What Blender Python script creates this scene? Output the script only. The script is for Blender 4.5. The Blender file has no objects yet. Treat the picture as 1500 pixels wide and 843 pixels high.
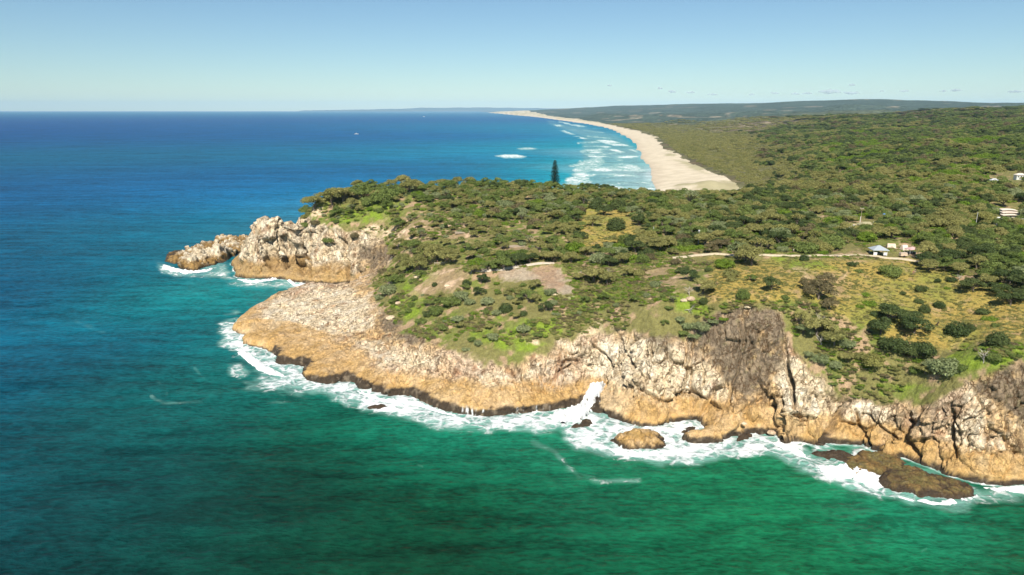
import bpy, math, random
import numpy as np
from mathutils import Vector, Matrix

# ------------------------------------------------------------------ camera, world, sun, exposure
S = bpy.context.scene
col = S.collection
H = 90.0                                   # height of the viewpoint over the sea
PITCH = math.atan(0.260)
FPX = 1000.0                               # focal length in photo pixels (1500 wide)
cam_d = bpy.data.cameras.new('camera')
cam_d.sensor_width = 36.0; cam_d.lens = 24.0
cam_d.clip_start = 1.0; cam_d.clip_end = 120000.0
cam = bpy.data.objects.new('camera', cam_d); col.objects.link(cam)
cam.location = (0, 0, H)
cam.rotation_euler = (math.radians(90) - PITCH, 0, 0)
S.camera = cam

SUN_EL = math.radians(49); SUN_AZ_VEC = (-0.12, -0.99)      # horizontal direction towards the sun (x, y)
SUN_ROT = math.atan2(SUN_AZ_VEC[0], SUN_AZ_VEC[1])
w = bpy.data.worlds.new('World'); S.world = w; w.use_nodes = True
nt = w.node_tree; nt.nodes.clear()
sky = nt.nodes.new('ShaderNodeTexSky'); sky.sky_type = 'NISHITA'; sky.sun_disc = False
sky.sun_elevation = SUN_EL; sky.sun_rotation = SUN_ROT
sky.air_density = 1.0; sky.dust_density = 0.0; sky.ozone_density = 2.0; sky.altitude = 90
bg = nt.nodes.new('ShaderNodeBackground'); bg.inputs['Strength'].default_value = 0.066
wo = nt.nodes.new('ShaderNodeOutputWorld')
tint = nt.nodes.new('ShaderNodeMix'); tint.data_type = 'RGBA'; tint.blend_type = 'MULTIPLY'; tint.inputs[0].default_value = 1.0
tint.inputs[7].default_value = (.80, .97, 1.06, 1); nt.links.new(sky.outputs[0], tint.inputs[6])
nt.links.new(tint.outputs[2], bg.inputs[0]); nt.links.new(bg.outputs[0], wo.inputs[0])

sun_d = bpy.data.lights.new('sun', 'SUN'); sun_d.energy = 4.9; sun_d.angle = math.radians(0.5)
sun_d.color = (1.0, 0.93, 0.82)
sun = bpy.data.objects.new('sun', sun_d); col.objects.link(sun)
sv = Vector((SUN_AZ_VEC[0]*math.cos(SUN_EL), SUN_AZ_VEC[1]*math.cos(SUN_EL), math.sin(SUN_EL))).normalized()
sun.rotation_euler = sv.to_track_quat('Z', 'Y').to_euler()
S.view_settings.view_transform = 'Standard'; S.view_settings.look = 'None'
S.view_settings.gamma = 1.0; S.view_settings.use_curve_mapping = False
S.view_settings.exposure = 0.48
S.cycles.max_bounces = 5; S.cycles.diffuse_bounces = 2; S.cycles.glossy_bounces = 2
S.cycles.transmission_bounces = 2; S.cycles.volume_bounces = 0; S.cycles.transparent_max_bounces = 6
S.cycles.use_denoising = True

rng = np.random.default_rng(7)
random.seed(7)

# ------------------------------------------------------------------ projection helpers
CP, SP = math.cos(PITCH), math.sin(PITCH)
def ray(px, py):
    a = (np.asarray(px, float) - 750)/FPX; b = (421.5 - np.asarray(py, float))/FPX
    return a, CP + b*SP, -SP + b*CP
def at_z(px, py, z):
    rx, ry, rz = ray(px, py); t = (z - H)/rz
    return rx*t, ry*t
def at_y(px, py, Y):
    rx, ry, rz = ray(px, py); t = Y/ry
    return rx*t, Y, H + rz*t
def to_px(X, Y, Z):
    dz = np.asarray(Z) - H
    d = Y*CP - dz*SP; up = Y*SP + dz*CP
    d = np.maximum(d, 1e-3)
    return 750 + FPX*X/d, 421.5 - FPX*up/d

# ------------------------------------------------------------------ numpy noise
def _hash(ix, iy, iz, seed):
    h = (ix.astype(np.int64)*374761393 + iy.astype(np.int64)*668265263 + iz.astype(np.int64)*2147483647 + seed*974634777) & 0xFFFFFFFF
    h = ((h ^ (h >> 13))*1274126177) & 0xFFFFFFFF
    h = ((h ^ (h >> 16))*2246822519) & 0xFFFFFFFF
    return ((h ^ (h >> 15)) & 0xFFFFFF)/float(0xFFFFFF)
def vnoise(x, y, z, seed=0):
    x, y, z = np.broadcast_arrays(x, y, z)
    ix = np.floor(x); iy = np.floor(y); iz = np.floor(z)
    fx = x-ix; fy = y-iy; fz = z-iz
    fx = fx*fx*(3-2*fx); fy = fy*fy*(3-2*fy); fz = fz*fz*(3-2*fz)
    r = 0
    for a in (0, 1):
        for b in (0, 1):
            for c in (0, 1):
                wgt = (fx if a else 1-fx)*(fy if b else 1-fy)*(fz if c else 1-fz)
                r = r + wgt*_hash(ix+a, iy+b, iz+c, seed)
    return r
def fbm(x, y, z, seed=0, o=4, gain=.5):
    s = 0; a = 1; t = 0
    for i in range(o):
        s = s + a*(vnoise(x, y, z, seed+i*17)*2-1); t += a; a *= gain
        x = x*2.03+3.1; y = y*2.03+1.7; z = z*2.03+5.3
    return s/t
def worley(x, y, z, seed=0, tilt=False):
    ix = np.floor(x); iy = np.floor(y); iz = np.floor(z)
    f1 = np.full(x.shape, 9.); f2 = np.full(x.shape, 9.); idr = np.zeros(x.shape); tl = np.zeros(x.shape)
    for a in (-1, 0, 1):
        for b in (-1, 0, 1):
            for c in (-1, 0, 1):
                cx = ix+a; cy = iy+b; cz = iz+c
                hx, hy, hz = _hash(cx, cy, cz, seed), _hash(cx, cy, cz, seed+1), _hash(cx, cy, cz, seed+2)
                dx = cx+hx-x; dy = cy+hy-y; dz = cz+hz-z
                d = np.sqrt(dx**2+dy**2+dz**2)
                n1 = d < f1
                f2 = np.where(n1, f1, np.minimum(f2, d))
                h3 = _hash(cx, cy, cz, seed+3); idr = np.where(n1, h3, idr)
                if tilt: tl = np.where(n1, dx*(hy-.5)+dy*(hz-.5)+dz*(h3*.9-.1), tl)
                f1 = np.where(n1, d, f1)
    return (f1, f2, idr, tl) if tilt else (f1, f2, idr)
def sstep(a, b, x):
    t = np.clip((x-a)/(b-a), 0, 1); return t*t*(3-2*t)
def lerp(a, b, t): return a+(b-a)*t

def poly_sdf(px, py, poly):
    """signed distance, positive inside"""
    P = np.asarray(poly, float); d = np.full(np.shape(px), 1e9); ins = np.zeros(np.shape(px), bool)
    n = len(P)
    for i in range(n):
        a = P[i]; b = P[(i+1) % n]
        e = b-a; L = e@e + 1e-9
        t = np.clip(((px-a[0])*e[0]+(py-a[1])*e[1])/L, 0, 1)
        d = np.minimum(d, (px-a[0]-t*e[0])**2+(py-a[1]-t*e[1])**2)
        if a[1] != b[1]:
            c = ((a[1] > py) != (b[1] > py)) & (px < (b[0]-a[0])*(py-a[1])/(b[1]-a[1])+a[0])
            ins ^= c
    d = np.sqrt(d)
    return np.where(ins, d, -d)
def line_dist(px, py, pts):
    P = np.asarray(pts, float); d = np.full(np.shape(px), 1e9)
    for i in range(len(P)-1):
        a = P[i]; e = P[i+1]-a; L = e@e + 1e-9
        t = np.clip(((px-a[0])*e[0]+(py-a[1])*e[1])/L, 0, 1)
        d = np.minimum(d, (px-a[0]-t*e[0])**2+(py-a[1]-t*e[1])**2)
    return np.sqrt(d)

# ------------------------------------------------------------------ the height field: surveyed points
CPTS = []
def Z(px, py, z): x, y = at_z(px, py, z); CPTS.append((x, y, z))
def Yp(px, py, Y): CPTS.append(at_y(px, py, Y))
def G(px, Y, z):                         # by bearing (photo column at mid height) and distance
    CPTS.append(((px-750)/FPX*Y/0.985, Y, z))

# foot of the near cliffs, tip of the point to the right edge
foot = [(341,485),(363,491),(356,504),(391,515),(405,532),(446,540),(446,555),(477,562),(519,561),(527,571),(565,581),
        (602,581),(619,590),(644,600),(667,606),(700,610),(723,612),(765,608),(802,604),(834,597),(852,592),(868,585),(866,600),
        (879,607),(902,613),(931,625),(953,626),(970,625),(1019,617),(1027,622),(998,641),(1006,650),(1043,650),(1077,644),(1100,638),
        (1124,638),(1137,645),(1160,650),(1183,652),(1217,652),(1262,654),(1296,663),(1328,673),(1364,687),(1387,697),(1421,706),
        (1466,712),(1500,711),(1600,716),(1720,722),(1900,730)]
for p in foot: Z(p[0], p[1], 0)
# sea bed in front
for (px, py) in [(325,470),(325,490),(340,510),(370,530),(390,545),(430,565),(470,578),(520,580),(560,595),(610,605),(650,618),(700,628),
                 (760,626),(810,622),(850,612),(862,618),(900,630),(950,640),(985,634),(1010,628),(985,650),(1000,664),(1045,664),(1085,657),(1120,654),
                 (1150,665),(1200,668),(1260,670),(1310,684),(1360,704),(1420,722),(1500,728),(1600,735),(1720,740),(1900,748)]:
    x, y = at_z(px, py, 0); CPTS.append((x, y, -6.0))
for px, Y in [(100,240),(300,215),(500,180),(700,160),(900,150),(1100,130),(1300,120),(1500,110),(1750,105),(1900,100),(200,330),(100,500),(300,600)]:
    G(px, Y, -14)
for p in [(360,480,272),(375,465,285),(400,490,262),(400,465,281),(400,445,300),(470,530,232),(470,500,250),(470,470,272),(470,440,298),
          (540,545,220),(540,515,233),(540,480,253),(540,450,276),(540,425,297),
          (620,560,208),(620,530,215),(620,500,226),(620,460,247),(700,580,197),(700,550,205),(700,520,212),(700,480,227),(700,440,245),
          (780,590,196),(780,570,200),(780,530,207),(780,500,213),(780,470,222),(780,430,240),
          (870,550,207),(870,500,212),(870,460,222),(870,430,235),(830,560,203),(840,520,209),(905,585,196),(905,545,203),(905,500,208),
          (960,600,188),(960,560,192),(960,500,200),(960,450,210),(960,420,225),(1010,585,190),(1010,540,195),(1010,490,201),
          (1050,600,186),(1050,570,190),(1050,520,194),(1050,470,198),
          (1100,560,188),(1100,500,192),(1100,455,196),(1100,430,208),
          (1150,560,184),(1150,520,188),(1150,480,192),(1200,560,180),(1200,520,186),(1200,470,193),(1200,430,212),
          (1240,578,179),(1290,580,176),(1350,587,169),(1400,570,164),(1450,545,162),(1500,530,161),
          (1240,620,175),(1290,625,171),(1350,640,164),(1400,640,159),(1450,630,157),(1500,620,156),
          (1300,520,182),(1400,520,176),(1300,470,198),(1400,470,198),(1500,490,178),(1500,440,200),(1300,420,225),(1400,420,222),(1500,400,222),
          (1400,380,255),(1500,370,260),
          (600,370,315),(600,420,275),(600,340,340),(600,310,375),(560,340,362),(560,370,345),(560,400,322),
          (700,400,261),(700,370,290),(700,340,325),(700,310,370),(700,290,410),(800,390,262),(800,360,292),(800,330,335),(800,300,385),
          (900,400,250),(900,370,277),(900,330,330),(900,300,390),(1000,400,240),(1000,375,262),(1000,340,310),(1000,310,370),
          (1100,375,258),(1100,340,305),(1100,310,370),(1100,292,430),(1200,375,258),(1200,340,310),(1200,302,400),
          (1285,370,265),(1300,340,310),(1300,302,400),(1400,340,310),(1500,335,320),(1400,302,395),
          # skyline of the headland
          (430,322,388),(460,303,400),(520,286,420),(585,281,430),(650,279,440),(700,278,450),(812,280,440),(900,288,440),(1000,296,460),(1085,296,470)]:
    Yp(*p)
Z(1087,612,5); Z(1110,600,6.5); Z(1130,615,4); Z(1050,632,2.4); Z(1020,638,1.6); Z(1075,625,3.2)
Z(1160,620,6); Z(1200,630,4.5); Z(1300,650,3)
for px, Y, z in [(1750,150,18),(1900,155,24),(1750,175,30),(1900,185,32),(1750,240,36),(1900,260,38),(1750,330,38),(1750,450,42),(1750,600,50),(1750,900,62),(1750,1500,84),(1750,2600,105),(1750,5000,140),(1750,9000,180),
                 (2000,330,40),(2000,800,60),(2000,2000,95),(2000,9000,200)]: G(px, Y, z)
# rim of the point and its hidden back
for p in [(355,471,2.6),(380,450,4.2),(403,435,5),(430,428,6),(462,421.5,7),(508,418,9),(551,406,14)]: Z(*p)
for p in [(335,290),(345,295),(375,312),(400,326),(430,332),(462,335),(500,338),(520,342)]: G(p[0], p[1], -1)
for p in [(300,300),(350,322),(400,338),(440,346),(480,346),(505,347)]: G(p[0], p[1], -6)
# far cliffs
for p in [(339,388),(345,405),(382,409),(400,402),(419,394),(424,399),(430,413),(439,403),(446,401),(451,416),(477,417),(504,417)]: Z(p[0], p[1], 0)
Z(437,381,7); Z(434,392,5)
for p in [(445,372,385),(455,370,376),(455,345,382),(450,327,392),(456,393,359),(480,396,357),(500,399,356),(480,385,364),(480,365,368),(480,345,373),(480,322,390),
          (503,385,361),(500,370,364),(500,345,369),(530,390,352),(530,365,360),(530,340,368),
          (354,371,396),(363,352,393),(371,335,391),(389,327,389),(410,326,387),(385,390,368),(385,365,375),(385,345,380),(410,385,377),(410,360,381),(410,340,384),(425,372,390),(430,345,392),
          (356,390,380)]: Yp(*p)
for px, Y, z in [(330,392,-5),(330,410,-4),(345,415,-1),(370,420,-1),(400,432,0),(430,448,0),(460,472,0),(520,505,0),(600,535,0),(700,560,0),(812,565,0),(880,590,0),(925,640,0),
                 (350,440,-8),(420,480,-8),(520,545,-8),(650,600,-8),(800,620,-8),(880,660,-8),(370,404,14),(395,405,22),(430,412,22),
                 (460,435,26),(520,460,26),(600,485,26),(700,505,26),(812,500,26),(900,510,22),(1000,540,20),(1000,640,10),(1090,560,22),(1090,640,12),
                 (437,383,1),(438,393,4),(440,402,9),(443,410,16),(470,349,-5),(380,350,-7),(340,360,-8),(438,380,-2)]: G(px, Y, z)
# long beach: water line, back edge, surf bed
WATER = [(697,163.9),(716,165.3),(736,167),(792,172.5),(837,178.5),(876,185),(904,193),(924,204),(935,221),(939,232),(953,246),(953,263),(963,280)]
BACK = [(716,163.8),(736,164.6),(806,170),(876,179),(932,191),(960,201),(977,218),(1016,240),(1044,254),(1072,268),(1086,281)]
for p in WATER: Z(p[0], p[1], 0)
for p in BACK: Z(p[0], p[1], 5)
for p in WATER[3:]: Z(p[0]-30, p[1]+1, -2.5)
for p in [(700,200),(780,260),(850,260),(870,230),(800,190),(600,180),(300,200),(0,200),(200,168),(-200,170),(600,168),(-200,300)]: Z(p[0], p[1], -14)
# hinterland
for p in [(1100,274,720),(1100,252,900),(1100,232,1150),(1100,212,1600),(1100,192,2400),(1100,177,4000),(1100,166,6500),
          (1300,282,450),(1300,253,620),(1300,223,900),(1300,203,1300),(1300,187,2000),(1300,172,3500),(1300,161,6000),
          (1500,323,350),(1500,285,470),(1500,255,600),(1500,226,820),(1500,205,1050),(1500,184,1500),(1500,164,2600),(1500,158,5000),
          (1200,264,630),(1200,234,950),(1200,203,1600),(1200,187,2300),(1200,174,4000),(1200,161,7000),
          (1010,228,1300),(1000,202,2300),(1000,187,3600),(1000,176,5200),(1000,166,8000),(900,181,5000),(900,172,8500),(900,164,12000),
          (1040,265,780),(1400,240,700),(1400,192,1700),(1400,167,3500)]: Yp(*p)
for p in [(830,159,17000),(900,157,14000),(960,155.5,12000),(1000,155.3,11000),(1060,155,10500),(1100,153.5,10000),(1150,150,9500),(1200,147.5,9300),(1260,145,9000),(1300,145.5,9000),(1350,148.5,9000),
          (1400,150.5,9000),(1450,153,9000),(1500,154.5,8500)]: Yp(*p)
for px in (830,1000,1200,1400,1600): G(px, 24000, 60)

A = np.array(CPTS)
def uv_of(X, Y):
    return np.arctan2(X, Y), 0.5*np.log(X*X+Y*Y)
cu, cv = uv_of(A[:, 0], A[:, 1])
CC = 0.006
def kern(d2): return np.sqrt(d2+CC*CC)
N = len(A)
# heights far away are large: interpolate z scaled by a slowly growing factor so that the fit stays local
def zs(v): return 1.0/np.exp(0.55*(v-5.3))
K = kern((cu[:, None]-cu)**2+(cv[:, None]-cv)**2) + np.eye(N)*-2e-4
Pm = np.c_[np.ones(N), cu, cv]
M = np.block([[K, Pm], [Pm.T, np.zeros((3, 3))]])
SOL = np.linalg.lstsq(M, np.r_[A[:, 2]*zs(cv), 0, 0, 0], rcond=None)[0]
def h_exact(X, Y):
    sh = np.shape(X); u, v = uv_of(np.ravel(X), np.ravel(Y)); out = np.empty(u.shape)
    wts = SOL[:N].astype(np.float32); cu32 = cu.astype(np.float32); cv32 = cv.astype(np.float32)
    for i in range(0, len(u), 20000):
        a = u[i:i+20000].astype(np.float32); b = v[i:i+20000].astype(np.float32)
        d = kern((a[:, None]-cu32)**2+(b[:, None]-cv32)**2)
        out[i:i+20000] = d@wts + SOL[N] + SOL[N+1]*u[i:i+20000] + SOL[N+2]*v[i:i+20000]
    return (out/zs(v)).reshape(sh)
_wl = [at_z(a_[0], a_[1], 0) for a_ in WATER]
LAND_XY = [(_wl[0][0]-200, 60000)]+_wl+[(150, 700), (150, 400), (60000, 400), (60000, 60000)]
def shore(h, X, Y):
    """the long beach: an even ramp up from the water line"""
    d = poly_sdf(X, Y, LAND_XY); w_ = sstep(640, 800, Y)
    on = np.where(d > 0, np.maximum(h, np.minimum(5., .15+d*.045)), np.minimum(h, np.maximum(-14, -.3+d*.02)))
    return h+(on-h)*w_
# tabulate once over bearing and log distance, fine close in
_T = []
for (u0, u1, nu, v0, v1, nv) in ((-.56, .92, 760, math.log(112), math.log(1100), 800), (-1.0, 1.05, 300, math.log(100), math.log(60000), 700)):
    U = np.linspace(u0, u1, nu); Vg = np.linspace(v0, v1, nv); UU, VV = np.meshgrid(U, Vg, indexing='ij'); RR = np.exp(VV)
    _T.append((u0, u1, nu, v0, v1, nv, shore(h_exact(RR*np.sin(UU), RR*np.cos(UU)), RR*np.sin(UU), RR*np.cos(UU))))
def h_base(X, Y):
    u, v = uv_of(X, Y); out = None
    for (u0, u1, nu, v0, v1, nv, T) in reversed(_T):
        a = np.clip((u-u0)/(u1-u0)*(nu-1), 0, nu-1.001); b = np.clip((v-v0)/(v1-v0)*(nv-1), 0, nv-1.001)
        i = a.astype(int); j = b.astype(int); fa = a-i; fb = b-j
        val = (T[i, j]*(1-fa)+T[i+1, j]*fa)*(1-fb)+(T[i, j+1]*(1-fa)+T[i+1, j+1]*fa)*fb
        out = val if out is None else np.where((u > u0) & (u < u1) & (v > v0) & (v < v1), val, out)
    return out
def ledge(h, Y):
    """a low wave-cut step at the foot of every rocky shore; none on the beach"""
    near = 1-sstep(520, 640, Y)
    return h + near*(1.7*sstep(-.15, .7, h))
def h_ground(X, Y):
    h = h_base(X, Y); R = np.hypot(X, Y)
    h = ledge(h, Y)
    inland = sstep(7, 16, h)
    h = h + inland*(1-sstep(500, 900, R))*(1.3*fbm(X/22, Y/22, 0*X, 3, 3)+.35*fbm(X/5, Y/5, 0*X, 9, 2))
    u, v = uv_of(X, Y)
    h = h + inland*sstep(450, 900, R)*R*.011*fbm(u*9, v*16, 0*u, 21, 4)*(1-.75*sstep(6500, 8500, R))
    return h
def h_fast(X, Y): return ledge(h_base(X, Y), Y)
def hit(px, py):
    """where the photo ray meets the ground"""
    px = np.atleast_1d(np.asarray(px, float)); py = np.atleast_1d(np.asarray(py, float))
    Ys = np.exp(np.linspace(math.log(130), math.log(3000), 260))
    rx, ry, rz = ray(px, py); t = Ys[None, :]/ry[:, None]
    X = rx[:, None]*t; Yv = np.broadcast_to(Ys, X.shape); Zv = H+rz[:, None]*t
    g = np.maximum(h_fast(X, Yv), 0); under = Zv <= g
    k = np.argmax(under, 1); k = np.where(under.any(1), k, len(Ys)-1); k0 = np.maximum(k-1, 0)
    i = np.arange(len(px)); d0 = (Zv-g)[i, k0]; d1 = (Zv-g)[i, k]
    f = np.clip(d0/np.maximum(d0-d1, 1e-6), 0, 1)
    Yh = Ys[k0]+(Ys[k]-Ys[k0])*f; Xh = rx*Yh/ry
    return Xh, Yh, h_ground(Xh, Yh)

# ------------------------------------------------------------------ mesh + object helpers
def mesh_np(name, V, F, mats=(), smooth=True, attrs=None, mi=None):
    me = bpy.data.meshes.new(name)
    V = np.asarray(V, np.float32); F = np.asarray(F, np.int32)
    me.vertices.add(len(V)); me.vertices.foreach_set('co', V.ravel())
    k = F.shape[1]
    me.loops.add(F.size); me.loops.foreach_set('vertex_index', F.ravel())
    me.polygons.add(len(F)); me.polygons.foreach_set('loop_start', np.arange(0, F.size, k, dtype=np.int32))
    me.polygons.foreach_set('loop_total', np.full(len(F), k, np.int32))
    me.polygons.foreach_set('use_smooth', np.full(len(F), smooth, bool))
    if mi is not None: me.polygons.foreach_set('material_index', np.asarray(mi, np.int32))
    for m in mats: me.materials.append(m)
    for an, (ty, arr) in (attrs or {}).items():
        a = me.attributes.new(an, ty, 'POINT')
        a.data.foreach_set('color' if 'COLOR' in ty else 'value', np.asarray(arr, np.float32).ravel())
    me.update(calc_edges=True); me.validate()
    return me
def link(name, me, parent=None, label=None, cat=None, group=None, kind=None, loc=None):
    o = bpy.data.objects.new(name, me); col.objects.link(o)
    if parent: o.parent = parent
    if loc is not None: o.location = loc
    if label: o['label'] = label
    if cat: o['category'] = cat
    if group: o['group'] = group
    if kind: o['kind'] = kind
    return o
def thing(name, label, cat, loc=(0, 0, 0), rz=0, group=None):
    o = bpy.data.objects.new(name, None); col.objects.link(o); o.empty_display_size = .5
    o.location = loc; o.rotation_euler = (0, 0, rz); o['label'] = label; o['category'] = cat
    if group: o['group'] = group
    return o
class MB:
    """collects quads/tris"""
    def __init__(s): s.v = []; s.f = []
    def add(s, v, f):
        n = len(s.v); s.v += [tuple(p) for p in v]; s.f += [tuple(i+n for i in q) for q in f]; return s
    def box(s, x0, x1, y0, y1, z0, z1):
        return s.add([(x0,y0,z0),(x1,y0,z0),(x1,y1,z0),(x0,y1,z0),(x0,y0,z1),(x1,y0,z1),(x1,y1,z1),(x0,y1,z1)],
                     [(0,3,2,1),(4,5,6,7),(0,1,5,4),(1,2,6,5),(2,3,7,6),(3,0,4,7)])
    def tube(s, pts, rad, n=6):
        pts = [Vector(p) for p in pts]; rings = []
        for i, p in enumerate(pts):
            d = (pts[min(i+1, len(pts)-1)]-pts[max(i-1, 0)]).normalized()
            a = d.orthogonal().normalized(); b = d.cross(a)
            r = rad[i] if hasattr(rad, '__len__') else rad
            rings.append([p+(a*math.cos(t)+b*math.sin(t))*r for t in [2*math.pi*k/n for k in range(n)]])
        v = [q for R in rings for q in R]; f = []
        for i in range(len(rings)-1):
            for k in range(n):
                f.append((i*n+k, i*n+(k+1) % n, (i+1)*n+(k+1) % n, (i+1)*n+k))
        f.append(tuple(range(n-1, -1, -1))); f.append(tuple((len(rings)-1)*n+k for k in range(n)))
        return s.add(v, f)
    def mesh(s, name, mat, smooth=False):
        me = bpy.data.meshes.new(name); me.from_pydata(s.v, [], s.f)
        if smooth: me.polygons.foreach_set('use_smooth', [True]*len(me.polygons))
        me.materials.append(mat); me.update(); return me

# ------------------------------------------------------------------ materials
def mat_new(name):
    m = bpy.data.materials.new(name); m.use_nodes = True
    n = m.node_tree.nodes; b = n.get('Principled BSDF'); return m, m.node_tree, b
def nd(t, ty, **kw):
    x = t.nodes.new(ty)
    for k, v in kw.items():
        if k in x.inputs.keys() if hasattr(x.inputs, 'keys') else False: x.inputs[k].default_value = v
        else: setattr(x, k, v)
    return x
def noise_node(t, scale, detail=4, rough=.55, vec=None, lac=2.0):
    x = t.nodes.new('ShaderNodeTexNoise'); x.inputs['Scale'].default_value = scale
    x.inputs['Detail'].default_value = detail; x.inputs['Roughness'].default_value = rough
    if vec is not None: t.links.new(vec, x.inputs['Vector'])
    return x
def mapping(t, sc, src=None):
    g = t.nodes.new('ShaderNodeNewGeometry')
    m = t.nodes.new('ShaderNodeMapping'); m.inputs['Scale'].default_value = sc
    t.links.new(src or g.outputs['Position'], m.inputs['Vector']); return m.outputs[0]
def math_node(t, op, a, b=None, c=None, clamp=False):
    x = t.nodes.new('ShaderNodeMath'); x.operation = op; x.use_clamp = clamp
    for i, v in enumerate((a, b, c)):
        if v is None: continue
        if isinstance(v, (int, float)): x.inputs[i].default_value = v
        else: t.links.new(v, x.inputs[i])
    return x.outputs[0]
def map_range(t, v, a, b, c=0., d=1., smooth=True):
    x = t.nodes.new('ShaderNodeMapRange')
    if smooth: x.interpolation_type = 'SMOOTHSTEP'
    for i, q in zip(('From Min', 'From Max', 'To Min', 'To Max'), (a, b, c, d)):
        if isinstance(q, (int, float)): x.inputs[i].default_value = q
        else: t.links.new(q, x.inputs[i])
    t.links.new(v, x.inputs['Value']); return x.outputs['Result']
def mixc(t, fac, a, b, blend='MIX'):
    x = t.nodes.new('ShaderNodeMix'); x.data_type = 'RGBA'; x.blend_type = blend
    for i, q in ((0, fac), (6, a), (7, b)):
        if isinstance(q, (int, float)): x.inputs[i].default_value = q
        elif isinstance(q, tuple): x.inputs[i].default_value = (*q, 1) if len(q) == 3 else q
        else: t.links.new(q, x.inputs[i])
    return x.outputs[2]
def attr(t, name, out='Fac'):
    a = t.nodes.new('ShaderNodeAttribute'); a.attribute_name = name; return a.outputs[out]
def bump(t, h, strength, dist, nrm=None):
    b = t.nodes.new('ShaderNodeBump'); b.inputs['Strength'].default_value = strength; b.inputs['Distance'].default_value = dist
    t.links.new(h, b.inputs['Height'])
    if nrm is not None: t.links.new(nrm, b.inputs['Normal'])
    return b.outputs[0]

def ground_material():
    m, t, b = mat_new('headland_ground')
    c = attr(t, 'albedo', 'Color'); rock = attr(t, 'rock')
    pos = mapping(t, (1, 1, 1))
    n1 = noise_node(t, .9, 5, .65, pos).outputs[0]
    n2 = noise_node(t, 3.1, 4, .7, pos).outputs[0]
    pv = mapping(t, (1.0, 1.0, .45))
    nv = noise_node(t, .55, 5, .7, pv).outputs[0]
    # fine speckle both on grass and on rock
    k = math_node(t, 'MULTIPLY', map_range(t, n1, .25, .75, .74, 1.26), map_range(t, n2, .25, .75, .72, 1.28))
    kc = t.nodes.new('ShaderNodeCombineColor')
    for i in range(3): t.links.new(k, kc.inputs[i])
    c2 = mixc(t, 1.0, c, kc.outputs[0], 'MULTIPLY')
    pr = mapping(t, (1.0, 1.0, .35))
    r1 = noise_node(t, .28, 5, .62, pr).outputs[0]; r2 = noise_node(t, .75, 4, .6, pr).outputs[0]
    c1 = map_range(t, math_node(t, 'ABSOLUTE', math_node(t, 'SUBTRACT', r1, .5)), 0, .022, 0, 1)
    c2_ = map_range(t, math_node(t, 'ABSOLUTE', math_node(t, 'SUBTRACT', r2, .5)), 0, .035, .45, 1)
    crack = math_node(t, 'MULTIPLY', math_node(t, 'SUBTRACT', math_node(t, 'MULTIPLY', c1, c2_), 1), attr(t, 'crackle'))
    ln = math_node(t, 'MULTIPLY', math_node(t, 'MULTIPLY', math_node(t, 'SUBTRACT', 1, map_range(t, math_node(t, 'ABSOLUTE', math_node(t, 'SUBTRACT', r1, .5)), .004, .030, 0, 1)), attr(t, 'crackle')), map_range(t, nv, .38, .6, .25, 1))
    c2 = mixc(t, math_node(t, 'MULTIPLY', ln, .8), c2, (.16, .085, .035))
    hh = math_node(t, 'ADD', math_node(t, 'MULTIPLY', nv, 1.6), math_node(t, 'ADD', math_node(t, 'MULTIPLY', n2, .35), crack))
    t.links.new(bump(t, hh, .9, .6), b.inputs['Normal'])
    t.links.new(c2, b.inputs['Base Color'])
    b.inputs['Roughness'].default_value = .9; b.inputs['Specular IOR Level'].default_value = .2
    return m
def far_material(name):
    m, t, b = mat_new(name)
    c = attr(t, 'albedo', 'Color'); pos = mapping(t, (1, 1, 1))
    n1 = noise_node(t, .035, 6, .65, pos).outputs[0]
    n2 = noise_node(t, .004, 5, .6, pos).outputs[0]
    k = math_node(t, 'MULTIPLY', map_range(t, n1, .25, .75, .55, 1.45), map_range(t, n2, .25, .75, .75, 1.25))
    kc = t.nodes.new('ShaderNodeCombineColor')
    for i in range(3): t.links.new(k, kc.inputs[i])
    t.links.new(mixc(t, 1.0, c, kc.outputs[0], 'MULTIPLY'), b.inputs['Base Color'])
    t.links.new(bump(t, n1, .6, 12), b.inputs['Normal'])
    b.inputs['Roughness'].default_value = .95; b.inputs['Specular IOR Level'].default_value = .1
    return m
def sand_material():
    m, t, b = mat_new('sand')
    c = attr(t, 'albedo', 'Color'); pos = mapping(t, (1, 1, 1))
    n1 = noise_node(t, .05, 6, .6, pos).outputs[0]
    t.links.new(mixc(t, 1.0, c, mixc(t, map_range(t, n1, .3, .7), (.88, .87, .84), (1.1, 1.1, 1.1)), 'MULTIPLY'), b.inputs['Base Color'])
    t.links.new(bump(t, n1, .3, 2), b.inputs['Normal'])
    b.inputs['Roughness'].default_value = .9; b.inputs['Specular IOR Level'].default_value = .15
    return m
def flat_mat(name, c, rough=.8, var=.18, scale=6., spec=.25, metal=0.):
    m, t, b = mat_new(name)
    n = noise_node(t, scale, 4, .6, mapping(t, (1, 1, 1))).outputs[0]
    lo = tuple(x*(1-var) for x in c); hi = tuple(min(1, x*(1+var)) for x in c)
    t.links.new(mixc(t, map_range(t, n, .3, .7), lo, hi), b.inputs['Base Color'])
    b.inputs['Roughness'].default_value = rough; b.inputs['Specular IOR Level'].default_value = spec
    b.inputs['Metallic'].default_value = metal
    return m
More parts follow.
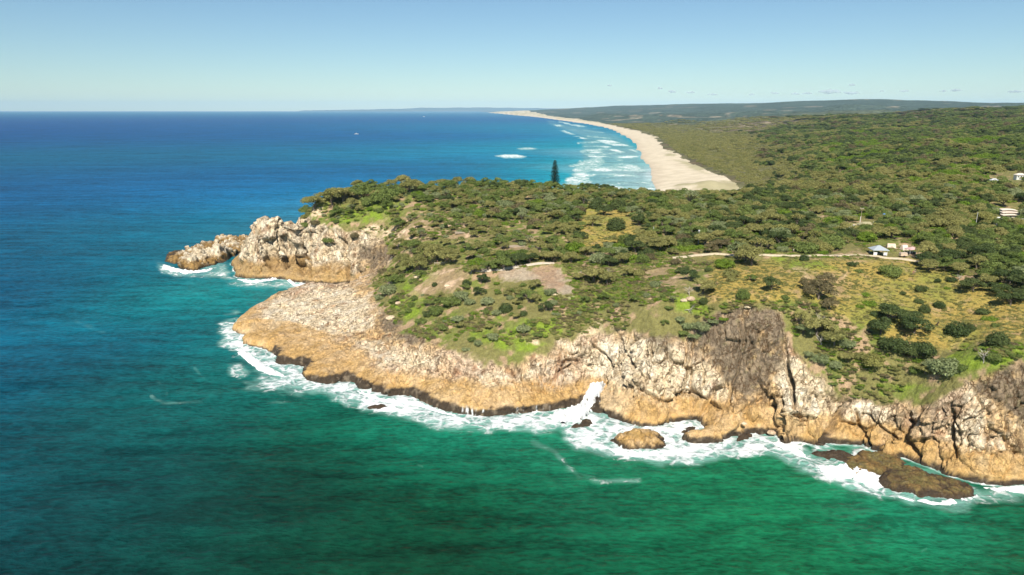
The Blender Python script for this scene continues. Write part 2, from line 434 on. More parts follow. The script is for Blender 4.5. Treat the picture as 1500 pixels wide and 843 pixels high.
def leaf_mat(name, c1, c2, trans=.42):
    """foliage: each plant a shade between two hues, mottled by leaf"""
    m, t, b = mat_new(name)
    oi = t.nodes.new('ShaderNodeObjectInfo'); rnd = oi.outputs['Random']
    g = t.nodes.new('ShaderNodeNewGeometry')
    n = noise_node(t, 1.3, 3, .6, mapping(t, (1, 1, 1))).outputs[0]
    fac = math_node(t, 'ADD', math_node(t, 'MULTIPLY', rnd, .6), math_node(t, 'MULTIPLY', g.outputs['Random Per Island'], .4))
    c = mixc(t, fac, c1, c2)
    k = math_node(t, 'MULTIPLY', map_range(t, n, .3, .7, .75, 1.25), map_range(t, g.outputs['Random Per Island'], 0, 1, .7, 1.3, False))
    kc = t.nodes.new('ShaderNodeCombineColor')
    for i in range(3): t.links.new(k, kc.inputs[i])
    c = mixc(t, 1.0, c, kc.outputs[0], 'MULTIPLY')
    df = t.nodes.new('ShaderNodeBsdfDiffuse'); tr = t.nodes.new('ShaderNodeBsdfTranslucent'); mx = t.nodes.new('ShaderNodeMixShader')
    t.links.new(c, df.inputs[0]); t.links.new(c, tr.inputs[0]); mx.inputs[0].default_value = trans
    t.links.new(df.outputs[0], mx.inputs[1]); t.links.new(tr.outputs[0], mx.inputs[2])
    t.links.new(mx.outputs[0], t.nodes['Material Output'].inputs[0]); t.nodes.remove(b)
    return m
def water_material():
    m, t, b = mat_new('sea_water')
    body = attr(t, 'body', 'Color'); foam = attr(t, 'foam')
    g = t.nodes.new('ShaderNodeNewGeometry')
    # distance-true wavelets: short near the shore, the long swell everywhere
    pa = mapping(t, (.7, 1.3, 1)); pb = mapping(t, (.045, .085, 1)); pd = mapping(t, (.13, .20, 1)); pc = mapping(t, (.006, .02, 1))
    na = noise_node(t, .55, 6, .62, pa).outputs[0]; nb = noise_node(t, 1.0, 5, .6, pb).outputs[0]; nc = noise_node(t, 1.0, 5, .55, pc).outputs[0]
    nq = noise_node(t, 1.0, 4, .6, pd).outputs[0]
    wv2 = t.nodes.new('ShaderNodeTexWave'); wv2.wave_type = 'BANDS'; wv2.bands_direction = 'Y'; wv2.inputs['Scale'].default_value = 1.0
    wv2.inputs['Distortion'].default_value = 14.0; wv2.inputs['Detail'].default_value = 3.5; wv2.inputs['Detail Scale'].default_value = 1.3; wv2.inputs['Detail Roughness'].default_value = .6
    t.links.new(mapping(t, (.006, .022, 0)), wv2.inputs['Vector']); wv3 = t.nodes.new('ShaderNodeTexWave'); wv3.bands_direction = 'Y'; wv3.inputs['Scale'].default_value = 1.0
    wv3.inputs['Distortion'].default_value = 14.0; wv3.inputs['Detail'].default_value = 3.0; wv3.inputs['Detail Scale'].default_value = 1.5
    t.links.new(mapping(t, (.05, .14, 0)), wv3.inputs['Vector'])
    rip = math_node(t, 'ADD', math_node(t, 'MULTIPLY', math_node(t, 'SUBTRACT', wv2.outputs['Fac'], .5), .15), math_node(t, 'MULTIPLY', math_node(t, 'SUBTRACT', wv3.outputs['Fac'], .5), .09))
    na = math_node(t, 'ADD', na, math_node(t, 'MULTIPLY', rip, .9))
    hh = math_node(t, 'ADD', math_node(t, 'ADD', math_node(t, 'MULTIPLY', na, .55), math_node(t, 'MULTIPLY', nq, .9)), math_node(t, 'MULTIPLY', nb, 1.4))
    bn = bump(t, hh, .9, 1.3)
    # wave light and shade painted into the water colour: ripples, swell bands, caustic mottle
    k = math_node(t, 'ADD', math_node(t, 'ADD', map_range(t, nb, .3, .7, .86, 1.14), map_range(t, nq, .3, .7, -.15, .20)), math_node(t, 'ADD', map_range(t, nc, .3, .7, -.16, .16), map_range(t, na, .3, .7, -.28, .34)))
    kc = t.nodes.new('ShaderNodeCombineColor')
    for i in range(3): t.links.new(k, kc.inputs[i])
    cw = mixc(t, 1.0, body, kc.outputs[0], 'MULTIPLY')
    # foam lace
    wp = noise_node(t, .12, 4, .6, mapping(t, (1, 1, 1)))
    add = t.nodes.new('ShaderNodeVectorMath'); add.operation = 'MULTIPLY_ADD'
    t.links.new(wp.outputs[1], add.inputs[0]); add.inputs[1].default_value = (7, 7, 7); t.links.new(g.outputs['Position'], add.inputs[2])
    f1 = noise_node(t, .17, 8, .68, add.outputs[0]).outputs[0]
    vor = t.nodes.new('ShaderNodeTexVoronoi'); vor.feature = 'DISTANCE_TO_EDGE'; vor.inputs['Scale'].default_value = .30
    t.links.new(add.outputs[0], vor.inputs['Vector'])
    lace = map_range(t, vor.outputs[0], 0, .28, 1, 0)
    f = math_node(t, 'ADD', math_node(t, 'MULTIPLY', f1, .80), math_node(t, 'MULTIPLY', lace, .13))
    thr = map_range(t, foam, 0, 1, .78, .33, False)
    mask = map_range(t, math_node(t, 'SUBTRACT', f, thr), -.07, .17)
    gate = map_range(t, foam, .02, .12)
    mask = math_node(t, 'MULTIPLY', mask, gate)
    # aerated milky water round the foam
    milk = math_node(t, 'MULTIPLY', map_range(t, foam, .22, .8), .62)
    cw = mixc(t, milk, cw, (.24, .46, .40))
    fc = mixc(t, map_range(t, f1, .35, .65), (.56, .64, .63), (.84, .85, .84))
    df = t.nodes.new('ShaderNodeBsdfDiffuse'); gl = t.nodes.new('ShaderNodeBsdfGlossy'); fr = t.nodes.new('ShaderNodeFresnel'); ms = t.nodes.new('ShaderNodeMixShader')
    t.links.new(mixc(t, mask, cw, fc), df.inputs[0]); fr.inputs['IOR'].default_value = 1.33; gl.inputs['Roughness'].default_value = .18
    h2 = math_node(t, 'MULTIPLY', mask, math_node(t, 'ADD', f1, .5))
    nn = bump(t, h2, .8, .5, bn)
    for x_ in (df, gl, fr): t.links.new(nn, x_.inputs['Normal'])
    # the steep faces of the chop hide the grazing mirror: only part of the flat-sea reflection reaches the eye
    t.links.new(math_node(t, 'MULTIPLY', math_node(t, 'MULTIPLY', fr.outputs[0], .24), math_node(t, 'SUBTRACT', 1, mask)), ms.inputs[0])
    t.links.new(df.outputs[0], ms.inputs[1]); t.links.new(gl.outputs[0], ms.inputs[2]); t.links.new(ms.outputs[0], t.nodes['Material Output'].inputs[0]); t.nodes.remove(b)
    return m
def foam_material():
    m, t, b = mat_new('white_water')
    n = noise_node(t, 1.2, 5, .65, mapping(t, (1, 1, 1))).outputs[0]
    t.links.new(mixc(t, map_range(t, n, .3, .7), (.70, .73, .73), (.88, .88, .87)), b.inputs['Base Color'])
    t.links.new(bump(t, n, .8, .5), b.inputs['Normal'])
    b.inputs['Roughness'].default_value = .85; b.inputs['Specular IOR Level'].default_value = .1
    return m

M_GROUND = ground_material(); M_FAR = far_material('woodland_floor'); M_SAND = sand_material(); M_WATER = water_material(); M_FOAM = foam_material()

# ------------------------------------------------------------------ ground colours
CREAM = np.array([.74, .60, .40]); WHITE_R = np.array([.83, .73, .55]); OCHRE = np.array([.50, .31, .11]); TAN = np.array([.58, .39, .19])
DARK = np.array([.055, .040, .026]); GREYB = np.array([.20, .155, .105]); RUST = np.array([.30, .13, .05]); PINK = np.array([.62, .46, .31])
GRASS = np.array([.15, .185, .035]); BGRASS = np.array([.19, .27, .025]); GOLD = np.array([.36, .265, .068]); EARTH = np.array([.36, .24, .15]); OLIVE = np.array([.19, .175, .06]); SLAB = np.array([.38, .31, .22])
ROCKP = [(325,470),(400,425),(510,410),(540,405),(545,430),(560,455),(585,482),(625,500),(690,522),(740,532),(800,520),(815,500),(850,492),(880,482),(930,484),(955,494),(985,498),(1012,490),(1045,470),
         (1090,452),(1145,456),(1160,500),(1195,550),(1232,580),(1290,592),(1350,596),(1400,572),(1450,550),(1520,530),(1750,500),(1750,950),(325,950)]
ROCKF = [(320,420),(335,370),(360,322),(395,312),(440,316),(470,332),(520,338),(560,345),(572,370),(560,395),(530,415),(480,440),(330,440)]
DARKP = [[(1015,490),(1045,468),(1090,451),(1140,455),(1160,490),(1150,530),(1120,570),(1090,595),(1060,560),(1040,525),(1005,515)],
         [(930,470),(985,470),(1010,500),(975,510),(940,495)],[(560,455),(600,470),(640,500),(600,510),(560,480)],
         [(1430,570),(1470,545),(1520,525),(1560,560),(1520,640),(1480,600)],
         [(560,350),(575,370),(545,395),(530,375)]]
PINKP = [(340,480),(400,432),(510,412),(550,430),(600,470),(560,480),(480,490),(430,475),(380,470)]
CREAMP = [[(380,470),(405,438),(500,420),(540,440),(545,480),(500,490),(440,480)],[(520,500),(620,510),(640,540),(560,535)],[(690,540),(780,545),(770,575),(700,565)],
          [(815,500),(960,490),(1060,550),(1080,590),(1000,600),(930,595),(900,560),(850,540)],[(1130,520),(1165,520),(1240,590),(1240,630),(1150,620)],
          [(1245,590),(1300,590),(1330,640),(1260,640)],[(1380,620),(1440,600),(1440,690),(1400,680)]]
GOLDP = [[(1040,385),(1200,378),(1345,382),(1445,425),(1505,440),(1505,500),(1400,515),(1300,500),(1240,470),(1180,440),(1100,440),(1040,440)],
         [(860,298),(925,312),(940,345),(900,362),(850,370),(845,335)]]
BGP = [[(575,445),(600,415),(622,440),(612,472),(590,462)],[(715,455),(760,470),(835,468),(820,492),(745,488)],[(690,478),(735,482),(735,500),(690,498)],[(835,435),(860,428),(915,418),(920,432),(880,445),(838,448)],
       [(1130,378),(1200,378),(1230,395),(1180,395)],[(985,430),(1030,440),(1040,462),(990,455)],[(1410,500),(1470,500),(1500,520),(1400,555),(1380,540)],[(1280,560),(1380,565),(1340,585),(1290,582)],[(620,395),(640,400),(630,415),(610,412)],
       [(500,300),(560,290),(600,300),(560,322),(500,325)],[(700,480),(800,505),(770,515),(700,505)]]
EARTHP = [[(945,380),(985,376),(1003,400),(985,425),(940,425)],[(560,330),(640,318),(720,335),(700,352),(640,352),(580,360)],[(640,395),(690,400),(665,432),(600,432)],[(1190,318),(1215,318),(1215,336),(1190,336)],
          [(1240,366),(1275,368),(1275,377),(1235,377)],[(740,365),(800,355),(790,370)],[(1170,395),(1240,400),(1240,440),(1190,430)],[(880,380),(945,385),(930,400),(880,395)]]
SLABP = [(735,398),(770,392),(826,387),(830,402),(835,418),(842,432),(815,430),(792,416),(750,408)]

def mixv(a, b, t): return a+(b-a)*t[..., None]
def near_colour(X, Y, Zv, slope):
    px, py = to_px(X, Y, Zv)
    wob = fbm(X/9, Y/9, Zv/9, 40, 3)*14 + fbm(X/2.2, Y/2.2, Zv/2.2, 41, 3)*9
    rock = np.maximum(sstep(-5, 5, poly_sdf(px, py, ROCKP)+wob), sstep(-3, 3, poly_sdf(px, py, ROCKF)+wob*.5))
    rock = np.maximum(rock, sstep(3.4, 2.2, Zv))
    n_a = fbm(X/14, Y/14, Zv/14, 50, 4); n_b = fbm(X/3.5, Y/3.5, Zv/5, 51, 4); n_c = fbm(X/1.3, Y/1.3, Zv/1.3, 52, 2)
    # plateau
    c = mixv(np.broadcast_to(OLIVE, X.shape+(3,)), GRASS, sstep(-.15, .35, n_a))
    c = mixv(c, EARTH*1.15, sstep(.05, .35, n_b+n_a*.4)*.85)
    gp = sum(sstep(-6, 8, poly_sdf(px, py, p)+wob*.7) for p in GOLDP).clip(0, 1)
    gold = mixv(mixv(np.broadcast_to(GOLD, X.shape+(3,)), GRASS*1.25, sstep(-.05, .5, n_a)*.65), EARTH*1.1, sstep(.1, .6, n_b)*.55)
    c = mixv(c, gold, gp)
    for p in BGP: c = mixv(c, mixv(np.broadcast_to(BGRASS, X.shape+(3,)), GRASS, sstep(-.3, .4, n_b)), sstep(-4, 5, poly_sdf(px, py, p)+wob*.7)*.9)
    for p in EARTHP: c = mixv(c, mixv(np.broadcast_to(EARTH*1.05, X.shape+(3,)), PINK, sstep(0, .5, n_b)), sstep(-4, 5, poly_sdf(px, py, p)+wob*1.1)*.6)
    sl = sstep(-3, 3, poly_sdf(px, py, SLABP)+wob*1.2-2)
    c = mixv(c, mixv(np.broadcast_to(SLAB, X.shape+(3,)), EARTH*.9, sstep(-.35, .3, n_a+n_b*.6)*.9), sl)
    # scattered outcrops on steep plateau ground
    oc = sstep(.25, .5, fbm(X/7, Y/7, Zv/4, 60, 4)+sstep(.45, 1.0, slope)*.30-gp*.8)*(1-sl)*sstep(13, 16, Y*0+slope*20)*sstep(900, 860, px)
    c = mixv(c, mixv(np.broadcast_to(PINK, X.shape+(3,)), CREAM, sstep(-.2, .3, n_b)), oc*.85)
    # rock
    r = mixv(np.broadcast_to(PINK, X.shape+(3,)), TAN, sstep(-.3, .3, n_a))
    cr = sum(sstep(-8, 8, poly_sdf(px, py, p)+wob) for p in CREAMP).clip(0, 1)
    r = mixv(r, mixv(np.broadcast_to(CREAM, X.shape+(3,)), WHITE_R, sstep(-.2, .4, n_b)), np.maximum(cr*.9, sstep(.1, .5, n_b)*.6))
    far_w = sstep(345, 360, Y)
    r = mixv(r, mixv(np.broadcast_to(CREAM, X.shape+(3,)), WHITE_R, sstep(-.2, .4, n_b)), far_w*.85)
    streak = fbm(X/1.6, Y/1.6, Zv/9, 70, 3)
    r = mixv(r, GREYB*.8, sstep(.10, .42, streak+n_a*.4)*.55*(1-.7*cr)*(1-.8*sstep(0, 8, poly_sdf(px, py, PINKP)+wob*.4)))
    r = mixv(r, RUST, sstep(.22, .6, fbm(X/3, Y/3, Zv/8, 71, 3)-n_a*.3)*.6)
    dk = sum(sstep(-8, 6, poly_sdf(px, py, p)+wob*1.3) for p in DARKP).clip(0, 1)
    r = mixv(r, mixv(np.broadcast_to(GREYB, X.shape+(3,)), TAN*.7, sstep(.15, .5, n_b)), dk*.9)
    r = mixv(r, OLIVE, dk*sstep(.2, .6, n_c)*.3)
    oz = lerp(7.2, 5.5, sstep(180, 230, Y))+2.2*n_a+1.0*n_b
    oz = lerp(oz, 8.5+3*n_a, far_w); oz = lerp(oz, 2.6+n_a*2, sstep(0, 8, poly_sdf(px, py, PINKP)+wob*.4))
    band = sstep(oz+1.6, oz-1.2, Zv)
    och = mixv(np.broadcast_to(OCHRE, X.shape+(3,)), TAN, sstep(-.3, .4, n_b+n_a*.4))
    och = mixv(och, CREAM*.9, sstep(.2, .6, n_a-n_b*.3)*.5)
    r = mixv(r, mixv(och, OCHRE*.62, far_w*.7), band*.92)
    dz = lerp(1.5+1.2*sstep(186, 200, Y)*sstep(262, 245, Y), 1.2, far_w)+1.1*n_b+.6*n_a
    dz = dz*(1-.8*sstep(0, 5, poly_sdf(px, py, [(335,500),(335,465),(420,430),(400,520)])))
    r = mixv(r, mixv(np.broadcast_to(DARK, X.shape+(3,)), GREYB*.8, sstep(.1, .5, n_c)), sstep(dz+.5, dz-.3, Zv))
    rill = sstep(.66, .80, vnoise(px*.36, py*.06, 0*px, 76)*.7+vnoise(px*1.1, py*.12, 0*px, 77)*.3)*sstep(655, 690, px)*sstep(815, 790, px)*sstep(dz+.6, dz-.4, Zv)
    r = mixv(r, np.array([.78, .80, .79]), rill*.9)
    c = mixv(c, r, rock)
    crk = rock*sstep(2.0, 3.5, Zv)*(1-band*.55)
    return np.clip(c, .005, .9), rock, crk, dk

# ------------------------------------------------------------------ near land mesh (columns fan out, rows follow the profile so cliffs get their share)
CREV = [([(431,322),(436,345),(440,368),(441,398)], 7, 8), ([(452,340),(449,372),(451,400)], 3, 3), ([(482,332),(486,362),(482,392)], 3, 2.5), ([(506,352),(509,385),(510,412)], 4, 4), ([(380,335),(372,365),(366,395)], 3, 2.5), ([(405,335),(410,365),(404,395)], 3, 2.2), ([(1148,505),(1153,535),(1160,562),(1163,600)], 5, 4.5), ([(1147,592),(1146,615),(1143,640)], 4, 3.5), ([(1248,588),(1232,606),(1220,628),(1208,650)], 5, 4.5), ([(1255,600),(1262,630),(1275,655)], 3, 2), ([(1330,605),(1325,640),(1345,670)], 4, 2.5),
        ([(1395,600),(1392,640),(1400,670)], 4, 2.5), ([(1085,455),(1092,500),(1080,545),(1065,590)], 4, 2.5), ([(1015,500),(1010,540),(1000,580)], 3, 2), ([(900,480),(915,515),(930,540),(925,580)], 3.5, 2.2), ([(860,500),(885,520),(900,540)], 3, 2),
        ([(520,472),(560,497),(600,515),(640,520)], 3, 1.6), ([(600,500),(640,530),(660,550)], 3, 1.6), ([(640,535),(700,552),(760,560),(800,575)], 3, 1.8), ([(520,520),(560,528),(575,560)], 2.5, 1.3), ([(690,515),(720,540),(735,570)], 3, 1.8), ([(770,520),(765,550),(785,585)], 3, 1.8), ([(430,485),(480,500),(540,505)], 2.2, 1.)]
def rock_disp(X, Y, Zv, rock, nx, ny, nz, soft=None):
    wx = X+3.0*fbm(X/10, Y/10, Zv/10, 80, 3); wy = Y+3.0*fbm(X/10, Y/10, Zv/10, 81, 3); wz = Zv+2.5*fbm(X/10, Y/10, Zv/10, 82, 3)
    a = wx*.88-wz*.30; b = wy; c = wz*.9+wx*.22            # joints dip to one side
    f1, f2, i1, t1 = worley(a/8.5, b/8.5, c/13, 90, True)
    g1, g2, i2, t2 = worley(a/3.1, b/3.1, c/5.2, 95, True)
    k1, k2, i3, t3 = worley(wx/1.25, wy/1.25, wz/1.9, 99, True)
    big = fbm(X/24, Y/24, Zv/30, 83, 3)*2.8
    gate = sstep(0, .3, fbm(X/16, Y/16, Zv/16, 86, 2)); g2_ = sstep(-.25, .25, fbm(X/11, Y/11, Zv/11, 87, 3))
    rid = np.abs(fbm(X/5, Y/5, Zv/12, 88, 4))
    d = big + (i1-.5)*1.6 + t1*4.2 - 3.0*gate*sstep(.08, .01, f2-f1) - 2.3*sstep(.06, .0, rid)
    d2 = ((i2-.5)*.8+t2*2.4-1.3*sstep(.1, .4, fbm(X/8, Y/8, Zv/14, 89, 2))*sstep(.12, 0, g2-g1))*(.35+.65*g2_) + ((i3-.5)*.3+t3*.9)*(.3+.7*g2_)
    d3 = fbm(X/1.8, Y/1.8, Zv/1.8, 84, 3)*.35
    smooth_low = sstep(9.5, 4.0, Zv)
    if soft is not None: smooth_low = np.maximum(smooth_low, soft)
    cpx, cpy = to_px(X, Y, Zv); cut = 0
    for ln_, wd_, dp_ in CREV: cut = np.maximum(cut, dp_*sstep(wd_, wd_*.25, line_dist(cpx+3*fbm(X/3, Y/3, Zv/3, 180, 2), cpy+2*fbm(X/3, Y/3, Zv/3, 181, 2), ln_)))
    d3 = d3-cut
    return (d*(1-.55*smooth_low)+d2*(1-.72*smooth_low)+d3)*rock

def build_near():
    s = np.linspace(-.50, 1.06, 1120); Yf = np.exp(np.linspace(math.log(118), math.log(690), 620))
    Sg, Yg = np.meshgrid(s, Yf, indexing='ij'); Xg = Sg*Yg
    hg = h_fast(Xg, Yg)
    dz = np.abs(np.diff(hg, axis=1)); dy = np.diff(Yg, axis=1)
    wgt = (np.sqrt(dz**2+(.42*dy)**2)+.03*dy)/Yg[:, 1:]
    wgt *= np.where((hg[:, 1:] < -1.5), .12, 1.0)
    kx = np.ones(41)/41
    pad = np.pad(wgt, ((20, 20), (0, 0)), 'edge')
    cs = np.cumsum(np.vstack([np.zeros((1, pad.shape[1])), pad]), 0); wgt = (cs[41:]-cs[:-41])/41
    cum = np.concatenate([np.zeros((len(s), 1)), np.cumsum(wgt, 1)], 1)
    NR = 500; Y = np.empty((len(s), NR))
    for i in range(len(s)):
        Y[i] = np.interp(np.linspace(0, cum[i, -1], NR), cum[i], Yf)
    X = s[:, None]*Y
    Zv = h_ground(X, Y)
    e = .8
    z0 = h_fast(X, Y); hx = (h_fast(X+e, Y)-z0)/e; hy = (h_fast(X, Y+e)-z0)/e
    nl = np.sqrt(hx**2+hy**2+1); nx, ny, nz = -hx/nl, -hy/nl, 1/nl
    slope = np.sqrt(hx**2+hy**2)
    px, py = to_px(X, Y, Zv)
    wob = fbm(X/9, Y/9, Zv/9, 40, 3)*14
    rock = np.maximum(np.maximum(sstep(-5, 5, poly_sdf(px, py, ROCKP)+wob), sstep(-3, 3, poly_sdf(px, py, ROCKF)+wob*.5)), sstep(3.4, 2.2, Zv))
    flatpt = .75*sstep(0, 12, poly_sdf(px, py, [(340,480),(400,432),(510,412),(560,440),(600,480),(560,500),(400,470)])); flatpt = np.maximum(flatpt, sstep(0, 12, poly_sdf(px, py, [(335,500),(345,470),(400,450),(430,490),(560,500),(620,540),(560,600),(380,540)])))
    amp = rock*sstep(-3, 1.5, Zv)
    dkm = sum(sstep(-8, 6, poly_sdf(px, py, p_)) for p_ in DARKP[:2]).clip(0, 1)
    inner = lerp(.35, 1., sstep(0, 26, poly_sdf(px, py, ROCKP))); inner = np.where(poly_sdf(px, py, ROCKF) > 0, 1., inner)
    amp = amp*inner*(1-.5*dkm)*lerp(1., .7, sstep(1380, 1440, px))
    d = rock_disp(X, Y, Zv, amp, nx, ny, nz, flatpt*.9)
    d = d*lerp(.45, 1., sstep(.25, 1.2, slope))
    # ragged scrubby relief off the rock
    d = d+(1-rock)*sstep(3, 6, Zv)*.5*fbm(X/1.7, Y/1.7, Zv*0, 85, 3)
    X2, Y2, Z2 = X+nx*d, Y+ny*d, Zv+nz*d*.9
    c, rock2, crk, dk = near_colour(X2, Y2, Z2, slope)
    nC, nR = X.shape
    idx = np.arange(nC*nR).reshape(nC, nR)
    F = np.stack([idx[:-1, :-1], idx[1:, :-1], idx[1:, 1:], idx[:-1, 1:]], -1).reshape(-1, 4)
    zf = Z2.ravel()[F].max(1)
    F = F[zf > -2.0]
    used = np.unique(F); mp = np.full(nC*nR, -1); mp[used] = np.arange(len(used)); F = mp[F]
    V = np.stack([X2, Y2, Z2], -1).reshape(-1, 3)[used]
    C4 = np.concatenate([c.reshape(-1, 3)[used], np.ones((len(used), 1))], 1)
    me = mesh_np('headland', V, F, [M_GROUND], True, {'albedo': ('FLOAT_COLOR', C4), 'rock': ('FLOAT', rock2.ravel()[used]), 'crackle': ('FLOAT', crk.ravel()[used])})
    link('headland_terrain', me, kind='structure')
build_near()

# ------------------------------------------------------------------ far land and beach
def far_colour(X, Y, Zv):
    px, py = to_px(X, Y, Zv); u, v = uv_of(X, Y)
    n = fbm(u*14, v*22, 0*u, 101, 4); n2 = fbm(u*40, v*60, 0*u, 102, 3)
    c = mixv(np.broadcast_to(np.array([.14, .14, .06]), X.shape+(3,)), np.array([.045, .065, .022]), sstep(-.2, .3, n))
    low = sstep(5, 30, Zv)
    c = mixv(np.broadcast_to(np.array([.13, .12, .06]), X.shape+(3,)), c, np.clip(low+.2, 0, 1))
    c = mixv(c, np.array([.15, .105, .07]), sstep(.05, .35, fbm(u*9, v*18, 0*u, 103, 3))*.6)
    c = mixv(c, np.array([.060, .085, .065]), sstep(3300, 5200, Y))  # bluish cast of distance painted into the far ground, on top of the haze
    c = mixv(c, np.array([.35, .28, .2]), sstep(.42, .55, n2+.5*n)*sstep(1200, 2200, Y)*.5)
    return c
def build_far():
    s = np.linspace(-.16, 1.15, 620); r = np.exp(np.linspace(math.log(560), math.log(26000), 330))
    Sg, Y = np.meshgrid(s, r, indexing='ij'); X = Sg*Y
    Zv = h_ground(X, Y); R = Y
    px, py = to_px(X, Y, Zv)
    wl = np.interp(py, [q[1] for q in WATER], [q[0] for q in WATER]); Zv = np.where((Y > 6000) & (px < wl-2), -8, Zv)
    sd = poly_sdf(X/1.0, Y/1.0, BEACH_XY)
    sd2 = sd/np.maximum(R*.006, 4)
    dune = sstep(2., 6, Zv)*(sd > 0)
    Zv = Zv - .35*sstep(700, 560, Y) + dune*1.2*fbm(X/25, Y/25, 0*X, 33, 3)*sstep(-1, 1, sd2)
    n = fbm(X/60, Y/60, 0*X, 110, 4)
    edge = sd2+n*1.6
    sandm = edge > 0
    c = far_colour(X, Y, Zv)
    sand = mixv(np.broadcast_to(np.array([.58, .50, .37]), X.shape+(3,)), np.array([.50, .42, .31]), sstep(1.6, .0, Zv))
    sand = mixv(sand, np.array([.33, .30, .16]), sstep(-.12, .2, fbm(X/22, Y/55, 0*X, 111, 4))*sstep(3.4, 4.6, Zv)*.8)
    sand = mixv(sand, np.array([.42, .36, .28]), sstep(.45, .0, Zv)*.7)
    nC, nR = X.shape; idx = np.arange(nC*nR).reshape(nC, nR)
    F = np.stack([idx[:-1, :-1], idx[1:, :-1], idx[1:, 1:], idx[:-1, 1:]], -1).reshape(-1, 4)
    F = F[Zv.ravel()[F].max(1) > -1.5]
    fs = sandm.ravel()[F].mean(1) > .5
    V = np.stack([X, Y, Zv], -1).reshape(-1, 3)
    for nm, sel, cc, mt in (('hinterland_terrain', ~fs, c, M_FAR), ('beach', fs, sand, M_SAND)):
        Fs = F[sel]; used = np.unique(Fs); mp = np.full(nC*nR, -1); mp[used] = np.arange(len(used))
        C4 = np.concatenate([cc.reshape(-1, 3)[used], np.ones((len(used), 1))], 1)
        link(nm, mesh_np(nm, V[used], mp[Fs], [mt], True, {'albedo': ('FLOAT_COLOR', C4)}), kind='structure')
bw = [at_z(p[0], p[1], 0) for p in WATER]; bb = [at_z(p[0], p[1], 5) for p in BACK]
BEACH_XY = [(bw[0][0]-6000, bw[0][1]+6000)] + [(x-max(40, .03*y), y) for x, y in bw] + [(120, 560), (205, 620), (228, 680)] + list(reversed(bb)) + [(bb[0][0]-2000, bb[0][1]+6000)]
build_far()

# ------------------------------------------------------------------ sea
def rbf_small(pts, vals, c=.08):
    P = np.array(pts, float); Vv = np.array(vals, float); n = len(P)
    k = lambda a, b: np.sqrt((a[0][:, None]-b[0])**2+(a[1][:, None]-b[1])**2+c*c)
    u, v = uv_of(P[:, 0], P[:, 1]); K = k((u, v), (u, v)); Pp = np.c_[np.ones(n), u*0+0]
    wv = np.linalg.lstsq(np.block([[K, np.ones((n, 1))], [np.ones((1, n)), np.zeros((1, 1))]]), np.vstack([Vv, np.zeros((1, Vv.shape[1]))]), rcond=None)[0]
    def f(X, Y):
        a, b = uv_of(X.ravel(), Y.ravel()); return (k((a, b), (u, v))@wv[:n]+wv[n]).reshape(X.shape+(Vv.shape[1],))
    return f
# water body colour where the photo shows it (depth and sea floor), px, py, linear rgb
WCOL = [(100,168,(0.001,0.090,0.189)),(600,168,(0.001,0.102,0.210)),(0,230,(0.001,0.078,0.157)),(300,230,(0.001,0.087,0.171)),(600,230,(0.002,0.133,0.239)),(700,245,(0.005,0.119,0.210)),(800,230,(0.006,0.184,0.273)),(820,200,(0.006,0.151,0.263)),
        (850,260,(0.020,0.259,0.315)),(895,240,(0.090,0.302,0.326)),(900,215,(0.020,0.238,0.294)),(870,200,(0.012,0.194,0.284)),(840,185,(0.008,0.151,0.252)),(780,176,(0.006,0.092,0.221)),(930,255,(0.320,0.432,0.441)),(900,268,(0.200,0.367,0.389)),(920,225,(0.160,0.324,0.357)),
        (100,330,(0.001,0.081,0.152)),(300,320,(0.002,0.104,0.181)),(420,290,(0.005,0.131,0.268)),(100,430,(0.001,0.081,0.131)),(220,400,(0.004,0.099,0.136)),(300,430,(0.005,0.146,0.153)),(400,420,(0.006,0.146,0.153)),
        (50,520,(0.001,0.075,0.123)),(200,500,(0.002,0.078,0.108)),(280,560,(0.004,0.090,0.085)),(330,600,(0.004,0.076,0.065)),(50,620,(0.002,0.055,0.069)),(50,760,(0.002,0.040,0.044)),(50,900,(0.002,0.035,0.034)),
        (250,700,(0.002,0.043,0.039)),(250,830,(0.002,0.040,0.030)),(450,620,(0.003,0.075,0.048)),(500,700,(0.002,0.048,0.028)),(450,830,(0.002,0.040,0.022)),(650,640,(0.005,0.131,0.076)),(700,720,(0.003,0.074,0.036)),(750,830,(0.002,0.049,0.023)),
        (850,740,(0.005,0.091,0.045)),(950,830,(0.004,0.084,0.037)),(1050,700,(0.006,0.117,0.052)),(1200,720,(0.007,0.132,0.059)),(1150,820,(0.006,0.101,0.042)),(1350,830,(0.006,0.109,0.049)),(1350,770,(0.008,0.140,0.072)),(1500,800,(0.005,0.089,0.040)),(1600,760,(0.005,0.089,0.042))]
